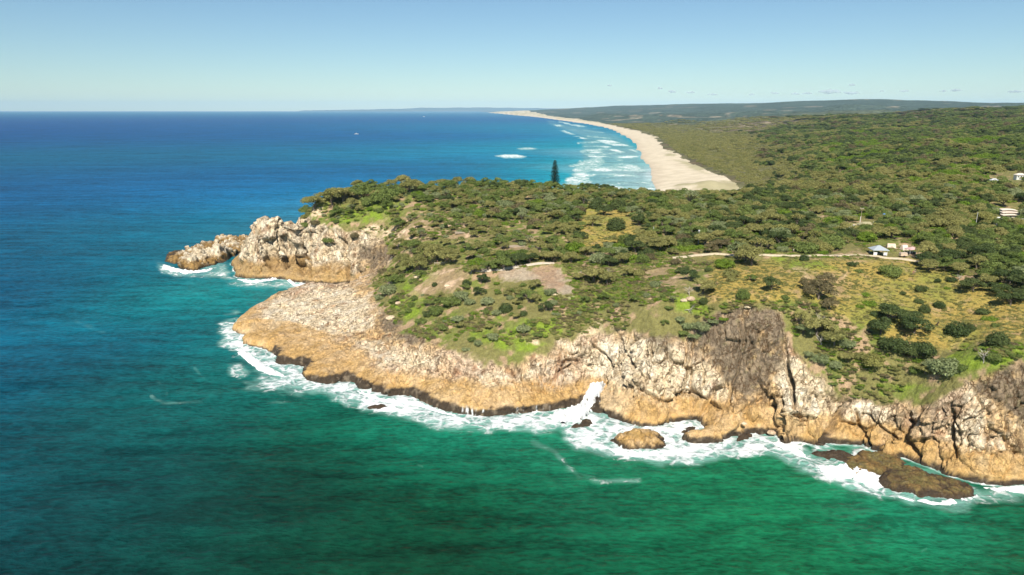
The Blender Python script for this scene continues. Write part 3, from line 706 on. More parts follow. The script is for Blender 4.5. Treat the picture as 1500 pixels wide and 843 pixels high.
FOAMP = [  # polygons on the water, strength
    ([(318,470),(345,460),(365,500),(400,520),(460,545),(520,560),(640,596),(760,606),(850,590),(880,600),(960,622),(1030,608),(1110,630),(1180,648),(1180,672),(1240,700),
      (1180,690),(1130,665),(1060,665),(975,684),(900,680),(840,655),(820,630),(720,630),(640,634),(560,610),(480,582),(420,575),(366,568),(410,545),(350,520),(320,500)], .92),
    ([(845,655),(900,655),(985,655),(975,690),(900,682)], .75),
    ([(1100,640),(1170,655),(1240,690),(1290,712),(1300,740),(1255,730),(1200,700),(1150,680)], .8),
    ([(1190,655),(1300,668),(1330,682),(1420,712),(1500,708),(1560,715),(1560,728),(1500,736),(1440,742),(1420,752),(1330,750),(1280,735),(1270,700),(1225,690),(1190,668)], .74),
    ([(1250,700),(1290,715),(1310,745),(1285,740)], .95),
    ([(232,388),(262,398),(330,388),(340,405),(390,415),(450,398),(470,420),(440,425),(340,415),(300,405),(240,400)], .8),
    ([(330,475),(350,470),(350,495),(330,490)], .9),
    ([(342,534),(353,532),(356,541),(342,541)], .8),
    ([(724,229),(738,227),(757,227),(772,230),(764,232),(740,232)], 1.0), ([(757,218),(772,216.5),(788,218),(780,219.6),(762,219.6)], .9),
    ([(845,238),(880,228),(888,238),(872,250),(842,258)], .62), ([(828,262),(862,258),(868,268),(850,275),(830,273)], .7),
]
FOAML = [([(222,582),(236,588),(262,592),(296,591)], 2.6, .62), ([(296,588),(325,580)], 2., .5), ([(232,560),(245,575),(240,585)], 3, .42),([(285,540),(296,552),(305,560)], 3, .42),
         ([(110,470),(135,480),(165,492)], 4, .38), ([(780,648),(812,660),(830,682),(850,702),(880,705),(935,703)], 4.5, .52), ([(800,672),(830,690),(870,698)], 3, .42),
         ([(390,590),(420,588),(440,590)], 2, .45), ([(612,683),(620,686)], 2, .5), ([(1350,810),(1358,806)], 2, .5), ([(940,266),(958,262)], 1.6, .6), ([(880,262),(915,256),(948,250)], 1.5, .6),
         ([(846,210),(885,208)], 1.5, .75), ([(850,222),(890,218)], 1.6, .75), ([(835,244),(880,236)], 2, .8), ([(860,200),(895,203)], 1.2, .7), ([(855,191),(885,195)], 1, .6),
         ([(240,395),(262,400)], 5, .85), ([(880,247),(912,240)], 1.4, .7), ([(872,228),(915,223)], 1.3, .7), ([(890,270),(920,268)], 1.5, .7),([(830,262),(872,256)], 1.6, .9)]
def build_sea():
    s = np.linspace(-1.25, 1.45, 800)
    pyv = np.concatenate([np.linspace(960, 175, 560), np.linspace(174.2, 163.3, 56)])
    _, ry, rz = ray(750, pyv); Yv = ry*(-H/rz)
    Sg, Y = np.meshgrid(s, Yv, indexing='ij'); X = Sg*Y
    px, py = to_px(X, Y, 0*X); hb = h_base(X, Y)
    body = rbf_small([at_z(p[0], p[1], 0) for p in WCOL], [p[2] for p in WCOL])(X, Y)
    body = np.clip(body, .003, .6)
    wobx = (fbm(X/16, Y/16, 0*X, 120, 4)*18+fbm(X/3.5, Y/3.5, 0*X, 121, 3)*7)*sstep(5000, 1500, Y*8); scale = 1/np.maximum(Y/200, .7)
    foam = np.zeros(X.shape)
    for p, st in FOAMP:
        far = p[0][1] < 300
        w_ = 3.0 if far else 17.0; amp = (.25 if far else 1.0)
        foam = np.maximum(foam, st*sstep(-w_, w_*.8, poly_sdf(px, py, p)+wobx*amp))
    for p, wd, st in FOAML:
        foam = np.maximum(foam, (st-.08)*sstep(wd*2.6, 0, line_dist(px+wobx*.15, py+wobx*.25, p))*(.55+.75*vnoise(X/3, Y/3, 0*X, 122)))
    # thin wash everywhere the rock meets the sea
    nearc = sstep(-2.2, -.2, hb)*(Y < 560); foam = np.maximum(foam, nearc*.86)
    # wave-spread stripes inside the surf zone of the long beach
    su = poly_sdf(px, py, [(800,174),(850,182),(905,194),(925,206),(935,222),(940,235),(952,248),(950,262),(965,282),(815,280),(850,232),(850,205),(800,184)])
    ph = (Y+.10*X)/np.interp(Y, [800, 2500, 6000], [34, 75, 190])+.9*fbm(X/150, Y/150, 0*X, 130, 3)
    saw = ph-np.floor(ph); gate = vnoise(X/55, np.floor(ph)*3.7, 0*X, 131)*.6+vnoise(X/20, np.floor(ph)*1.9, 0*X, 132)*.4
    surf = sstep(.30, .62, gate)*(sstep(0, .06, saw)*np.clip(1.15-saw*1.25, 0, 1))*.95+.30*sstep(0, .4, fbm(X/40, Y/40, 0*X, 133, 3))
    foam = np.maximum(foam, sstep(-3, 4, su)*np.clip(foam*0+.02+surf, 0, .95))
    milk = sstep(0, 10, su)
    body = mixv(body, np.array([.15, .28, .29]), milk*.55)
    swell = .55*fbm(X/34, Y/13, 0*X, 140, 3)+.22*fbm(X/7, Y/3.2, 0*X, 141, 3)
    Zv = swell*sstep(3000, 300, Y)*(1-.75*sstep(-4, 0, hb)) + np.clip(foam, 0, 1)*.75*np.abs(fbm(X/4, Y/4, 0*X, 142, 3))*sstep(900, 300, Y)
    for p, st in FOAMP[8:10]: Zv = Zv+1.6*sstep(-1.0, 2.5, poly_sdf(px, py, p))
    nC, nR = X.shape; idx = np.arange(nC*nR).reshape(nC, nR)
    F = np.stack([idx[:-1, :-1], idx[:-1, 1:], idx[1:, 1:], idx[1:, :-1]], -1).reshape(-1, 4)[:, ::-1]
    wl = np.interp(py, [q_[1] for q_ in WATER], [q_[0] for q_ in WATER]); hb2 = np.where((Y > 6000) & (px < wl+3), -5, hb)
    F = F[hb2.ravel()[F].min(1) < 2.5]
    used = np.unique(F); mp = np.full(nC*nR, -1); mp[used] = np.arange(len(used))
    V = np.stack([X, Y, Zv], -1).reshape(-1, 3)[used]
    C4 = np.concatenate([body.reshape(-1, 3)[used], np.ones((len(used), 1))], 1)
    link('sea', mesh_np('sea', V, mp[F], [M_WATER], True, {'body': ('FLOAT_COLOR', C4), 'foam': ('FLOAT', np.clip(foam, 0, 1.2).ravel()[used])}), kind='structure')
build_sea()

# ------------------------------------------------------------------ plants
PAL = {  # two hues per kind of foliage
 'olive':  ((.22, .235, .080), (.40, .37, .14)), 'dark': ((.070, .108, .040), (.145, .18, .065)),
 'bright': ((.150, .250, .030), (.250, .340, .055)), 'grey': ((.24, .29, .13), (.36, .39, .20)),
 'yellow': ((.280, .290, .085), (.380, .350, .130)), 'brown': ((.17, .145, .075), (.27, .23, .12)), 'heath': ((.25, .25, .11), (.36, .34, .16)),
 'mid': ((.140, .200, .052), (.25, .30, .092)), 'pine': ((.030, .058, .030), (.055, .085, .040))}
M_LEAF = {k: leaf_mat('foliage_'+k, *v) for k, v in PAL.items()}
M_BARK = flat_mat('bark', (.16, .13, .10), .9, .3); M_DEAD = flat_mat('dead_wood', (.50, .45, .38), .9, .2)

def leaf_quads(P, Nn, size, asp, r):
    n = len(P)
    rv = r.normal(size=(n, 3)); nrm = Nn+rv*.5; nrm /= np.linalg.norm(nrm, axis=1)[:, None]+1e-9
    t = np.cross(nrm, r.normal(size=(n, 3))); t /= np.linalg.norm(t, axis=1)[:, None]+1e-9
    b = np.cross(nrm, t); sz = size*(.6+.8*r.random(n))[:, None]
    V = np.stack([P-t*sz, P-b*sz*asp, P+t*sz, P+b*sz*asp], 1).reshape(-1, 3)
    return V, np.arange(4*n).reshape(n, 4)
def lobe_leaves(lobes, dens, size, asp, r, up=.45):
    Ps, Ns = [], []
    for (x, y, z, a, c) in lobes:
        n = int(dens*a*a); d = r.normal(size=(n, 3)); d /= np.linalg.norm(d, axis=1)[:, None]
        d[:, 2] = np.where(d[:, 2] < -.35, -d[:, 2], d[:, 2])
        k = (.72+.33*r.random(n)**.6)[:, None]
        lump = 1+.16*np.sin(d[:, :1]*7+x)*np.sin(d[:, 1:2]*6+y)
        Ps.append(np.array([x, y, z])+d*k*lump*np.array([a, a, c])); Ns.append(d/np.array([a, a, c])*a+np.array([0, 0, up]))
    return leaf_quads(np.vstack(Ps), np.vstack(Ns), size, asp, r)
def limb(mb, p0, p1, r0, r1, r, sag=.3, n=5):
    p0 = Vector(p0); p1 = Vector(p1); m = (p0+p1)/2+Vector((r.normal()*.3, r.normal()*.3, sag))
    pts = [p0*(1-t)**2+m*2*t*(1-t)+p1*t*t for t in (0, .33, .66, 1)]
    mb.tube(pts, [r0+(r1-r0)*t for t in (0, .33, .66, 1)], n)

def spreading_tree(seed):
    """wind-shaped coastal tree, 9 m wide, 6.5 m tall, clumps of foliage on spreading limbs"""
    r = np.random.default_rng(seed); lobes = []
    for k in range(15):
        a = r.random()*6.283; q = math.sqrt(r.random())*3.3
        zz = 2.1+2.5*(1-(q/3.6)**2)*(.55+.6*r.random()) + .25*math.cos(a)
        lobes.append((q*math.cos(a)*1.1, q*math.sin(a), zz, .95+.75*r.random(), .6+.5*r.random()))
    V, F = lobe_leaves(lobes, 150, .21, .55, r)
    mb = MB(); limb(mb, (0, 0, -.6), (.3*r.normal(), .2*r.normal(), 1.8), .30, .20, r, 0, 7)
    for k in range(6):
        l = lobes[k*2]; limb(mb, (.05, 0, 1.0+.15*k), (l[0], l[1], l[2]-.1), .15, .04, r)
    return V, F, mb
def round_bush(seed, tall=1.0):
    """dense bush, 6 m wide, foliage down to the ground"""
    r = np.random.default_rng(seed); lobes = [(0, 0, .9*tall, 2.2, 1.9*tall)]
    for k in range(11):
        a = k*.571*2+r.random(); q = 1.3+1.0*r.random()
        lobes.append((q*math.cos(a), q*math.sin(a), (.6+1.1*r.random())*tall, .8+.5*r.random(), (.7+.4*r.random())*tall))
    V, F = lobe_leaves(lobes, 150, .19, .6, r)
    mb = MB(); mb.tube([(0, 0, -.5), (.1, 0, .5), (0, .1, 1.6*tall)], [.14, .11, .05], 6)
    for k in range(4): limb(mb, (0, 0, .3), (lobes[k*2+1][0]*.8, lobes[k*2+1][1]*.8, lobes[k*2+1][2]), .08, .03, r)
    return V, F, mb
def dome_bush(seed):
    """close-leaved hemispherical shrub, 6 m wide"""
    r = np.random.default_rng(seed); lobes = [(0, 0, .9, 2.75, 2.5)]
    for k in range(9):
        a = k*.7; lobes.append((1.7*math.cos(a), 1.7*math.sin(a), .6+.6*r.random(), 1.15, 1.0))
    V, F = lobe_leaves(lobes, 190, .20, .6, r)
    mb = MB(); mb.tube([(0, 0, -.5), (0, .1, .8), (0, 0, 2.0)], [.2, .15, .05], 6)
    return V, F, mb
def low_bush(seed):
    """creeping bush, 6 m wide, 1.6 m tall"""
    r = np.random.default_rng(seed); lobes = []
    for k in range(16):
        a = r.random()*6.28; q = math.sqrt(r.random())*2.4
        lobes.append((q*math.cos(a), q*math.sin(a), .25+.35*r.random(), .7+.5*r.random(), .55+.4*r.random()))
    V, F = lobe_leaves(lobes, 150, .19, .6, r, .4)
    mb = MB()
    for k in range(4): limb(mb, (0, 0, -.3), (lobes[k][0], lobes[k][1], .4), .07, .03, r)
    return V, F, mb
def screw_pine(seed):
    """forked stems each ending in a rosette of long arching blades"""
    r = np.random.default_rng(seed); mb = MB(); Vs, Fs = [], []; n0 = 0
    mb.tube([(0, 0, -.4), (.1, 0, 1.2)], [.17, .14], 6)
    for k in range(9):
        a = k*2.4+r.random()*.6; q = .5+1.6*math.sqrt(k/9); zz = 3.4-.28*q*q+.7*r.random()
        c = Vector((q*math.cos(a), q*math.sin(a), zz)); limb(mb, (.1, 0, 1.0), c, .10, .06, r, .1)
        for j in range(26):
            b = j*2.4; el = .15+1.1*((j % 13)/13); L = .95+.35*r.random(); wd = .075
            d = Vector((math.cos(b)*math.cos(el), math.sin(b)*math.cos(el), math.sin(el))); sd = Vector((-math.sin(b), math.cos(b), 0))*wd
            m = c+d*L*.6; e = m+Vector((d.x, d.y, d.z-.9)).normalized()*L*.5
            Vs += [c-sd, c+sd, m+sd*1.1, m-sd*1.1, e+sd*.25, e-sd*.25]
            Fs += [(n0, n0+1, n0+2, n0+3), (n0+3, n0+2, n0+4, n0+5)]; n0 += 6
    return np.array([tuple(v) for v in Vs]), np.array(Fs), mb
def norfolk_pine(seed):
    """narrow cone of tiered whorls, 17 m"""
    r = np.random.default_rng(seed); Ps, Ns = [], []; mb = MB()
    mb.tube([(0, 0, -.5), (0, 0, 6), (.05, 0, 12), (0, .05, 17)], [.34, .26, .14, .04], 8)
    nt_ = 27
    for i in range(nt_):
        z = 1.6+i*.56; R = 2.45*(1-(i/nt_))**.62*(.70+.45*r.random())+.25
        for k in range(7):
            a = k*.898+i*.55+r.normal()*.08
            tip = Vector((R*math.cos(a), R*math.sin(a), z+.25*R))
            mb.tube([(0, 0, z), tuple(tip*.6+Vector((0, 0, z*.4-.05))), tuple(tip)], [.05, .035, .015], 3)
            n = int(8+9*R); q = r.random(n)**.7
            c = np.array([math.cos(a), math.sin(a), 0])*R*q[:, None]+np.array([0, 0, z])+np.array([0, 0, .25*R])*q[:, None]
            sp = np.array([-math.sin(a), math.cos(a), 0])*(r.normal(size=n)*.22*(.4+R*.35))[:, None]
            Ps.append(c+sp+r.normal(size=(n, 3))*.06); Ns.append(np.tile([math.cos(a)*.5, math.sin(a)*.5, .8], (n, 1)))
    V, F = leaf_quads(np.vstack(Ps), np.vstack(Ns), .22, .5, r)
    return V, F, mb
def dead_tree(seed, h=4.0):
    r = np.random.default_rng(seed); mb = MB()
    base = Vector((0, 0, -.4)); top = Vector((.6*r.normal(), .3, h*.55))
    mb.tube([base, base.lerp(top, .5)+Vector((.1, 0, 0)), top], [.17, .14, .10], 6); parts = [mb]
    br = MB()
    for k in range(7):
        a = k*.9+r.random(); s0 = base.lerp(top, .5+.5*r.random())
        e = s0+Vector((math.cos(a)*1.6, math.sin(a)*1.6, .7+1.5*r.random())); limb(br, s0, e, .08, .025, r, .2, 5)
        for q in range(3):
            m = s0.lerp(e, .5+.15*q); limb(br, m, m+Vector((r.normal()*.6, r.normal()*.6, .5+.4*r.random())), .035, .012, r, .05, 4)
    return mb, br

KINDS = {}   # key -> list of (crown mesh, trunk mesh)
def make_kind(key, fn, n, pal, **kw):
    out = []
    for i in range(n):
        V, F, mb = fn(1000+i*7+len(KINDS)*100, **kw)
        out.append((mesh_np(key+'_crown', V, F, [M_LEAF[pal]], False), mb.mesh(key+'_trunk', M_BARK, True)))
    KINDS[key] = out
for p, n in (('olive', 4), ('dark', 3), ('grey', 3), ('mid', 3), ('brown', 2), ('yellow', 2)): make_kind('tree_'+p, spreading_tree, n, p)
for p, n in (('olive', 2), ('dark', 3), ('grey', 3), ('mid', 3), ('bright', 2), ('yellow', 2), ('brown', 1)): make_kind('bush_'+p, round_bush, n, p)
make_kind('dome_dark', dome_bush, 2, 'dark'); make_kind('dome_mid', dome_bush, 1, 'mid')
for p in ('bright', 'mid', 'grey', 'olive', 'brown', 'heath'): make_kind('low_'+p, low_bush, 2, p)
make_kind('screw_yellow', screw_pine, 2, 'yellow'); make_kind('screw_grey', screw_pine, 2, 'grey')
make_kind('pine', norfolk_pine, 1, 'pine')
NATW = {'tree': 8.6, 'bush': 6.0, 'dome': 6.2, 'low': 6.0, 'screw': 5.2, 'pine': 5.0}

# plants read off the photograph: base point, width in photo pixels, kind
AUTH = """1303 403 30 bush_mid|1248 392 14 bush_dark|1258 398 13 low_mid|1349 424 17 bush_dark|1323 429 9 bush_dark|1346 440 13 dome_dark|1376 447 16 dome_dark|1354 456 17 dome_dark
1374 412 10 bush_dark|1393 413 14 bush_dark|1388 421 9 low_bright|1425 427 30 tree_dark|1412 420 18 bush_olive|1440 455 19 bush_dark|1452 465 20 low_bright|1402 489 34 dome_dark|1420 484 18 dome_dark|1461 503 30 dome_dark
1458 477 11 bush_mid|1474 487 9 low_mid|1300 474 42 tree_dark|1284 466 20 bush_dark|1338 490 44 tree_dark|1330 476 36 tree_dark|1290 492 36 tree_dark|1306 512 38 bush_dark|1330 516 34 bush_dark|1352 520 38 bush_dark
1384 548 44 bush_grey|1370 538 26 bush_grey|1355 548 26 tree_olive|1340 545 18 bush_mid|1409 540 16 bush_mid|1278 534 34 bush_yellow|1262 528 22 bush_olive|1243 532 26 tree_olive|1222 508 40 tree_olive|1196 492 48 tree_olive|1170 476 24 screw_yellow|1176 492 26 tree_grey
1202 532 26 bush_grey|1186 520 20 low_grey|1222 538 20 bush_grey|1240 510 24 bush_grey|1198 440 38 tree_brown|1214 455 26 tree_brown|1186 428 28 tree_brown|1208 418 28 tree_brown|1150 440 12 bush_mid|1143 455 10 low_mid
1088 438 22 dome_mid|1129 426 30 tree_dark|1100 412 15 tree_mid|1072 410 18 bush_olive|1062 392 30 bush_bright|1070 402 24 bush_olive|1038 396 12 bush_dark|1100 388 40 tree_olive|1092 382 28 screw_yellow|1030 428 34 tree_olive|1012 408 24 tree_dark|1000 398 20 bush_dark|990 385 16 bush_brown|1031 442 13 dome_dark|1050 413 8 low_brown
1268 434 15 low_bright|1272 449 22 low_bright|1258 452 12 low_bright|1178 382 14 dome_dark|1010 478 26 low_grey|1030 484 24 bush_grey|1046 474 18 low_grey|1018 492 20 low_grey|996 470 16 bush_grey|1000 486 16 low_mid|1060 470 14 low_bright
1455 530 24 bush_mid|1436 523 14 low_mid|1488 520 20 low_mid|1360 398 32 tree_olive|1352 388 26 tree_dark|1386 396 30 tree_mid|1404 402 30 tree_olive|1480 444 34 tree_dark|1462 430 30 tree_dark|1500 436 34 tree_dark|1446 410 30 tree_mid|1478 415 36 tree_dark|1497 410 30 tree_grey|1430 395 28 tree_olive
902 338 30 dome_dark|928 318 24 tree_grey|936 332 24 tree_dark|905 306 24 dome_dark|955 325 24 tree_dark|872 306 20 dome_dark|885 314 24 tree_dark|868 334 24 tree_olive|940 316 22 screw_yellow|967 300 20 dome_mid|985 300 18 bush_yellow|1010 300 22 screw_grey
703 432 20 tree_dark|688 446 18 bush_grey|741 456 20 dome_dark|728 462 16 bush_grey|767 464 12 dome_dark|772 440 26 tree_mid|760 432 20 tree_olive|800 456 20 tree_dark|815 462 12 low_grey|714 446 20 bush_grey|700 508 14 bush_grey|682 515 12 low_grey|722 498 18 bush_grey|735 486 14 low_mid|786 492 16 low_mid
640 462 24 bush_mid|662 450 28 bush_mid|676 440 22 bush_grey|618 476 16 bush_mid|590 460 12 low_mid|626 466 14 bush_dark|570 432 26 bush_grey|556 440 16 bush_grey|582 414 26 bush_mid|596 402 30 tree_olive|615 398 34 tree_olive|640 384 36 tree_olive|660 386 34 tree_olive|622 380 30 tree_olive|590 388 26 tree_olive|684 418 14 bush_dark|637 419 9 dome_dark|706 414 22 tree_dark|694 402 22 tree_olive
688 372 15 bush_dark|698 388 20 bush_bright|715 398 24 tree_mid|736 396 28 tree_mid|756 390 26 tree_dark|776 388 26 tree_dark|796 384 22 tree_olive|812 386 26 tree_olive|836 386 24 tree_olive|870 412 36 tree_olive|890 416 28 tree_olive|848 410 18 tree_olive|878 386 28 bush_grey|893 390 26 tree_dark|912 388 26 tree_olive|930 372 28 tree_dark|926 358 24 dome_dark|950 380 20 bush_brown|960 416 22 low_grey|936 402 20 bush_olive|918 404 22 tree_olive
960 362 24 dome_dark|1000 366 26 low_bright|980 358 22 low_bright|1020 364 24 low_bright|1000 352 22 bush_brown|1040 370 22 tree_brown|1056 366 24 tree_brown|1080 378 30 screw_grey|815 276 8 bush_dark|986 444 12 screw_grey|978 452 14 low_mid
445 316 30 tree_mid|462 308 34 tree_olive|486 300 36 tree_olive|505 298 38 tree_olive|528 290 34 tree_mid|430 320 22 tree_mid|540 300 26 bush_mid|562 296 34 bush_mid|525 278 22 tree_olive|545 276 20 tree_mid|583 272 26 tree_olive|600 282 26 tree_olive|575 290 26 bush_mid
480 356 14 bush_mid|462 330 16 bush_brown|448 338 14 bush_mid|520 348 16 bush_brown|560 400 16 bush_brown|546 392 16 low_olive|575 378 22 tree_olive|603 366 26 tree_mid"""
plants = []      # dict(x,y,z,scale,kind,wpx,px,py)
aa = [l.split() for row in AUTH.split('\n') for l in row.split('|')]
ax, ay, az = hit([float(a[0]) for a in aa], [float(a[1]) for a in aa])
def add_plant(x, y, z, width, kind, auth):
    px, py = to_px(x, y, z+1.5)
    dist = y*CP-(z-H)*SP
    plants.append(dict(x=float(x), y=float(y), z=float(z), s=width/NATW[kind.split('_')[0]], k=kind, px=float(px), py=float(py), w=width*FPX/dist, auth=auth, width=width))
for a, x, y, z in zip(aa, ax, ay, az):
    if z < 1.5: continue
    dist = y*CP-(z-H)*SP
    add_plant(x, y, z, float(a[2])*dist/FPX*1.12, a[3], True)
for _px, _Y, _w, _k in ((418, 389, 8, 'tree_olive'), (426, 392, 10, 'tree_olive'), (436, 396, 10, 'tree_mid'), (446, 402, 11, 'tree_olive'), (412, 391, 6, 'bush_olive'), (456, 410, 10, 'tree_olive'), (530, 425, 10, 'tree_olive'), (548, 428, 9, 'tree_mid'), (577, 431, 10, 'tree_olive'), (592, 433, 12, 'tree_olive'), (612, 438, 9, 'tree_olive'), (652, 446, 10, 'tree_olive'), (672, 448, 10, 'tree_olive'), (688, 449, 11, 'tree_olive'), (735, 448, 8, 'tree_mid'), (770, 446, 9, 'tree_dark')):
    _X = (_px-750)/FPX*_Y/.985; add_plant(_X, _Y, float(h_ground(np.array([_X]), np.array([float(_Y)]))[0]), _w, _k, True)
_x, _y, _z = at_y(812.5, 276, 436); PINE = (float(_x), 436.0, float(h_ground(np.array([float(_x)]), np.array([436.0]))[0])-.3); print('pine', PINE, float(_z))

CLEAR = GOLDP + [EARTHP[0], EARTHP[3], EARTHP[4], SLABP, [(640,395),(690,400),(665,432),(600,432)], [(1000,370),(1140,376),(1240,372),(1345,380),(1345,385),(1000,381)],
        [(1236,354),(1348,354),(1348,384),(1236,378)], [(690,388),(790,386),(790,394),(690,396)], [(1240,322),(1282,322),(1282,336),(1240,336)], [(1456,300),(1502,300),(1502,334),(1456,334)], [(1284,312),(1302,312),(1302,326),(1284,326)],
        [(1438,258),(1502,252),(1502,272),(1446,272)], [(1196,318),(1215,318),(1215,336),(1196,336)],[(800,268),(824,268),(824,280),(800,280)],[(634,378),(660,378),(660,394),(634,394)],[(1040,462),(1150,450),(1150,430),(1040,440)]]
def is_clear(px, py):
    c = np.zeros(np.shape(px), bool); _w = 12*fbm(px/14, py/8, 0*px, 155, 3)
    for p in CLEAR: c |= (poly_sdf(px, py, p)+_w) > -1.0
    return c
def rocky(px, py):
    return (poly_sdf(px, py, ROCKP) > -2) | (poly_sdf(px, py, ROCKF) > -2)
# regions: polygon, chance, kinds, width range
REG = [
 ([(415,322),(455,290),(520,266),(620,262),(812,266),(960,284),(1090,284),(1090,300),(1000,345),(860,345),(600,300),(500,330)], .45, ['tree_olive']*4+['tree_mid']*3+['bush_mid']*3+['tree_dark','low_bright','tree_grey','low_olive','low_bright','bush_brown','bush_bright','tree_yellow','bush_grey','screw_grey','low_brown'], (3.0, 8.5)),
 ([(560,300),(720,290),(820,300),(860,345),(840,385),(680,380),(580,385),(550,350)], .12, ['tree_olive']*3+['low_bright']*3+['low_olive','bush_mid','low_brown','bush_mid','tree_mid','screw_grey'], (3.5, 7.5)),
 ([(820,300),(1270,290),(1250,350),(1260,372),(1000,372),(960,385),(840,388)], .98, ['tree_olive']*4+['tree_dark']*3+['bush_dark','bush_mid','low_bright','low_bright','bush_bright','tree_mid','tree_grey','screw_yellow','tree_brown','bush_grey','low_mid','bush_yellow'], (3.6, 10.5)),
 ([(1090,284),(1520,276),(1520,340),(1340,350),(1250,350),(1090,320)], 1.0, ['tree_olive']*6+['tree_mid']*4+['tree_dark']*2+['tree_yellow','bush_mid','low_bright','tree_grey','bush_bright','tree_brown'], (4.5, 12)),
 ([(1250,340),(1520,325),(1520,445),(1480,450),(1440,420),(1348,400),(1345,352),(1250,356)], 1.0, ['tree_olive']*4+['tree_mid']*3+['tree_dark']*4+['bush_bright','bush_mid'], (6.5, 10)),
 ([(560,400),(640,395),(840,400),(960,420),(940,440),(830,470),(800,500),(690,500),(620,480),(580,450)], .15, ['bush_grey','bush_mid','low_grey','low_mid','tree_olive','low_olive','low_brown'], (2.0, 5.5)),
 ([(820,440),(880,425),(960,425),(1010,470),(1000,486),(950,470),(880,462),(820,485),(790,500)], .09, ['bush_grey','low_brown','low_grey','low_mid','bush_brown'], (2, 4.2)),
 ([(1150,470),(1260,500),(1400,540),(1380,575),(1290,575),(1240,565),(1190,530)], .22, ['bush_grey','low_mid','low_bright','low_brown','low_grey'], (2.2, 4.5)),
]
occ = {}
def place_ok(x, y, rad):
    c = 6.0; ci, cj = int(x//c), int(y//c)
    for i in range(ci-1, ci+2):
        for j in range(cj-1, cj+2):
            for (a, b, q) in occ.get((i, j), ()):
                if (a-x)**2+(b-y)**2 < (.62*(q+rad))**2: return False
    return True
def occupy(x, y, rad): occ.setdefault((int(x//6), int(y//6)), []).append((x, y, rad))
for p in plants: occupy(p['x'], p['y'], p['width']/2)
for poly, chance, kinds, wr in REG:
    P = np.array(poly); hx_, hy_, _ = hit(P[:, 0], P[:, 1]); y0, y1 = hy_.min()-15, min(hy_.max()+40, 640); x0, x1 = hx_.min()-25, hx_.max()+25
    n = int((x1-x0)*(y1-y0)/3.5); hx_ = rng.uniform(x0, x1, n); hy_ = rng.uniform(y0, y1, n); hz_ = h_ground(hx_, hy_); qx, qy = to_px(hx_, hy_, hz_)
    m = (poly_sdf(qx, qy, poly) > 0) & ~is_clear(qx, qy) & ~rocky(qx, qy) & (rng.random(n) < chance); hx_, hy_, hz_ = hx_[m], hy_[m], hz_[m]
    for x, y, z in zip(hx_, hy_, hz_):
        if z < 4 or y > 640 : continue
        k = kinds[int(rng.integers(len(kinds)))]; wd = rng.uniform(*wr)*(.75 if k.startswith(('low', 'screw')) else 1)
        if place_ok(x, y, wd/2): occupy(x, y, wd/2); add_plant(x, y, z, wd, k, False)
print('plants', len(plants))
# the largest in view stand as single plants; the rest are woodland that reads as one mass
TREEK = ('tree',); BUSHK = ('bush', 'dome', 'low')
def take(keys, n):
    c = [p for p in plants if p['k'].split('_')[0] in keys]
    c.sort(key=lambda p: (-p['auth'], -p['w'])); return c[:n], c[n:]
trees, t_rest = take(TREEK, 290); bushes, b_rest = take(BUSHK, 290); screws, s_rest = take(('screw',), 60)

LM = [('the tall lone pine', 812, 262), ('the lone round dark bush', 902, 325), ('the pale rock slab', 775, 408), ('the grey-roofed shelter', 1286, 364), ('the beige tents', 1312, 360), ('the pink canopy', 1336, 366),
      ('the blue roof', 1293, 316), ('the terraced building', 1480, 313), ('the pale gravel track', 1150, 374), ('the dark brown cliff face', 1090, 500), ('the surging wave', 868, 585), ('the far white crag', 395, 350),
      ('the timber railing', 648, 388), ('the bare white dead tree', 1440, 433+96), ('the pinkish earth patch', 965, 400), ('the golden meadow', 1290, 430), ('the near beach end', 1060, 278), ('the reddish clearing', 1202, 327),
      ('the power pole', 1261, 304), ('the cliff notch', 1240, 585), ('the bright grass gully', 600, 440), ('the small cove', 500, 400), ('the far ridge', 480, 292), ('the ridge outcrop', 690, 358),
      ('the two walkers', 1338, 404), ('the lone arched tree', 1129, 420), ('the green lawn', 1070, 440), ('the white house', 1454, 266), ('the parked white car', 1248, 333), ('the bare pink ground', 620, 335), ('the orange cliff rim', 1455, 550)]
COLW = {'olive': 'olive', 'dark': 'dark green', 'grey': 'grey-green', 'mid': 'mid-green', 'brown': 'brownish', 'yellow': 'yellow-green', 'bright': 'bright green'}
NOUN = {'tree': 'spreading tree', 'bush': 'leafy bush', 'dome': 'rounded bush', 'low': 'low bush', 'screw': 'spiky screw pine'}
def base_label(p):
    f, c = p['k'].split('_'); w_ = p['w']; sz = 'small' if w_ < 15 else ('mid-sized' if w_ < 24 else 'large')
    d = sorted(LM, key=lambda l: math.hypot((l[1]-p['px']), (l[2]-p['py'])*1.6))[0]
    dx, dy = p['px']-d[1], (p['py']-d[2])*1.6; r_ = math.hypot(dx, dy)
    far = 'close' if r_ < 28 else ('just' if r_ < 60 else 'far')
    if abs(dx) > abs(dy)*1.4: w2 = far+(' right of ' if dx > 0 else ' left of ')
    elif abs(dy) > abs(dx)*1.4: w2 = far+(' behind ' if dy < 0 else ' in front of ')
    else: w2 = far+(' behind' if dy < 0 else ' before')+' and '+('right of ' if dx > 0 else 'left of ')
    return f'{sz} {COLW[c]} {NOUN[f]} {w2}{d[0]}'
ORD = ['leftmost', 'second', 'third', 'fourth', 'fifth', 'sixth', 'seventh', 'eighth', 'ninth', 'tenth', 'eleventh', 'twelfth', 'thirteenth', 'fourteenth', 'fifteenth']
def label_all(ps):
    by = {}
    for p in ps: p['label'] = base_label(p); by.setdefault(p['label'], []).append(p)
    for l, g in by.items():
        if len(g) == 1: continue
        g.sort(key=lambda p: p['px'])
        for i, p in enumerate(g):
            p['label'] = (ORD[i] if i < len(g)-1 and i < 15 else 'rightmost')+' '+l
label_all(trees); label_all(bushes); label_all(screws)
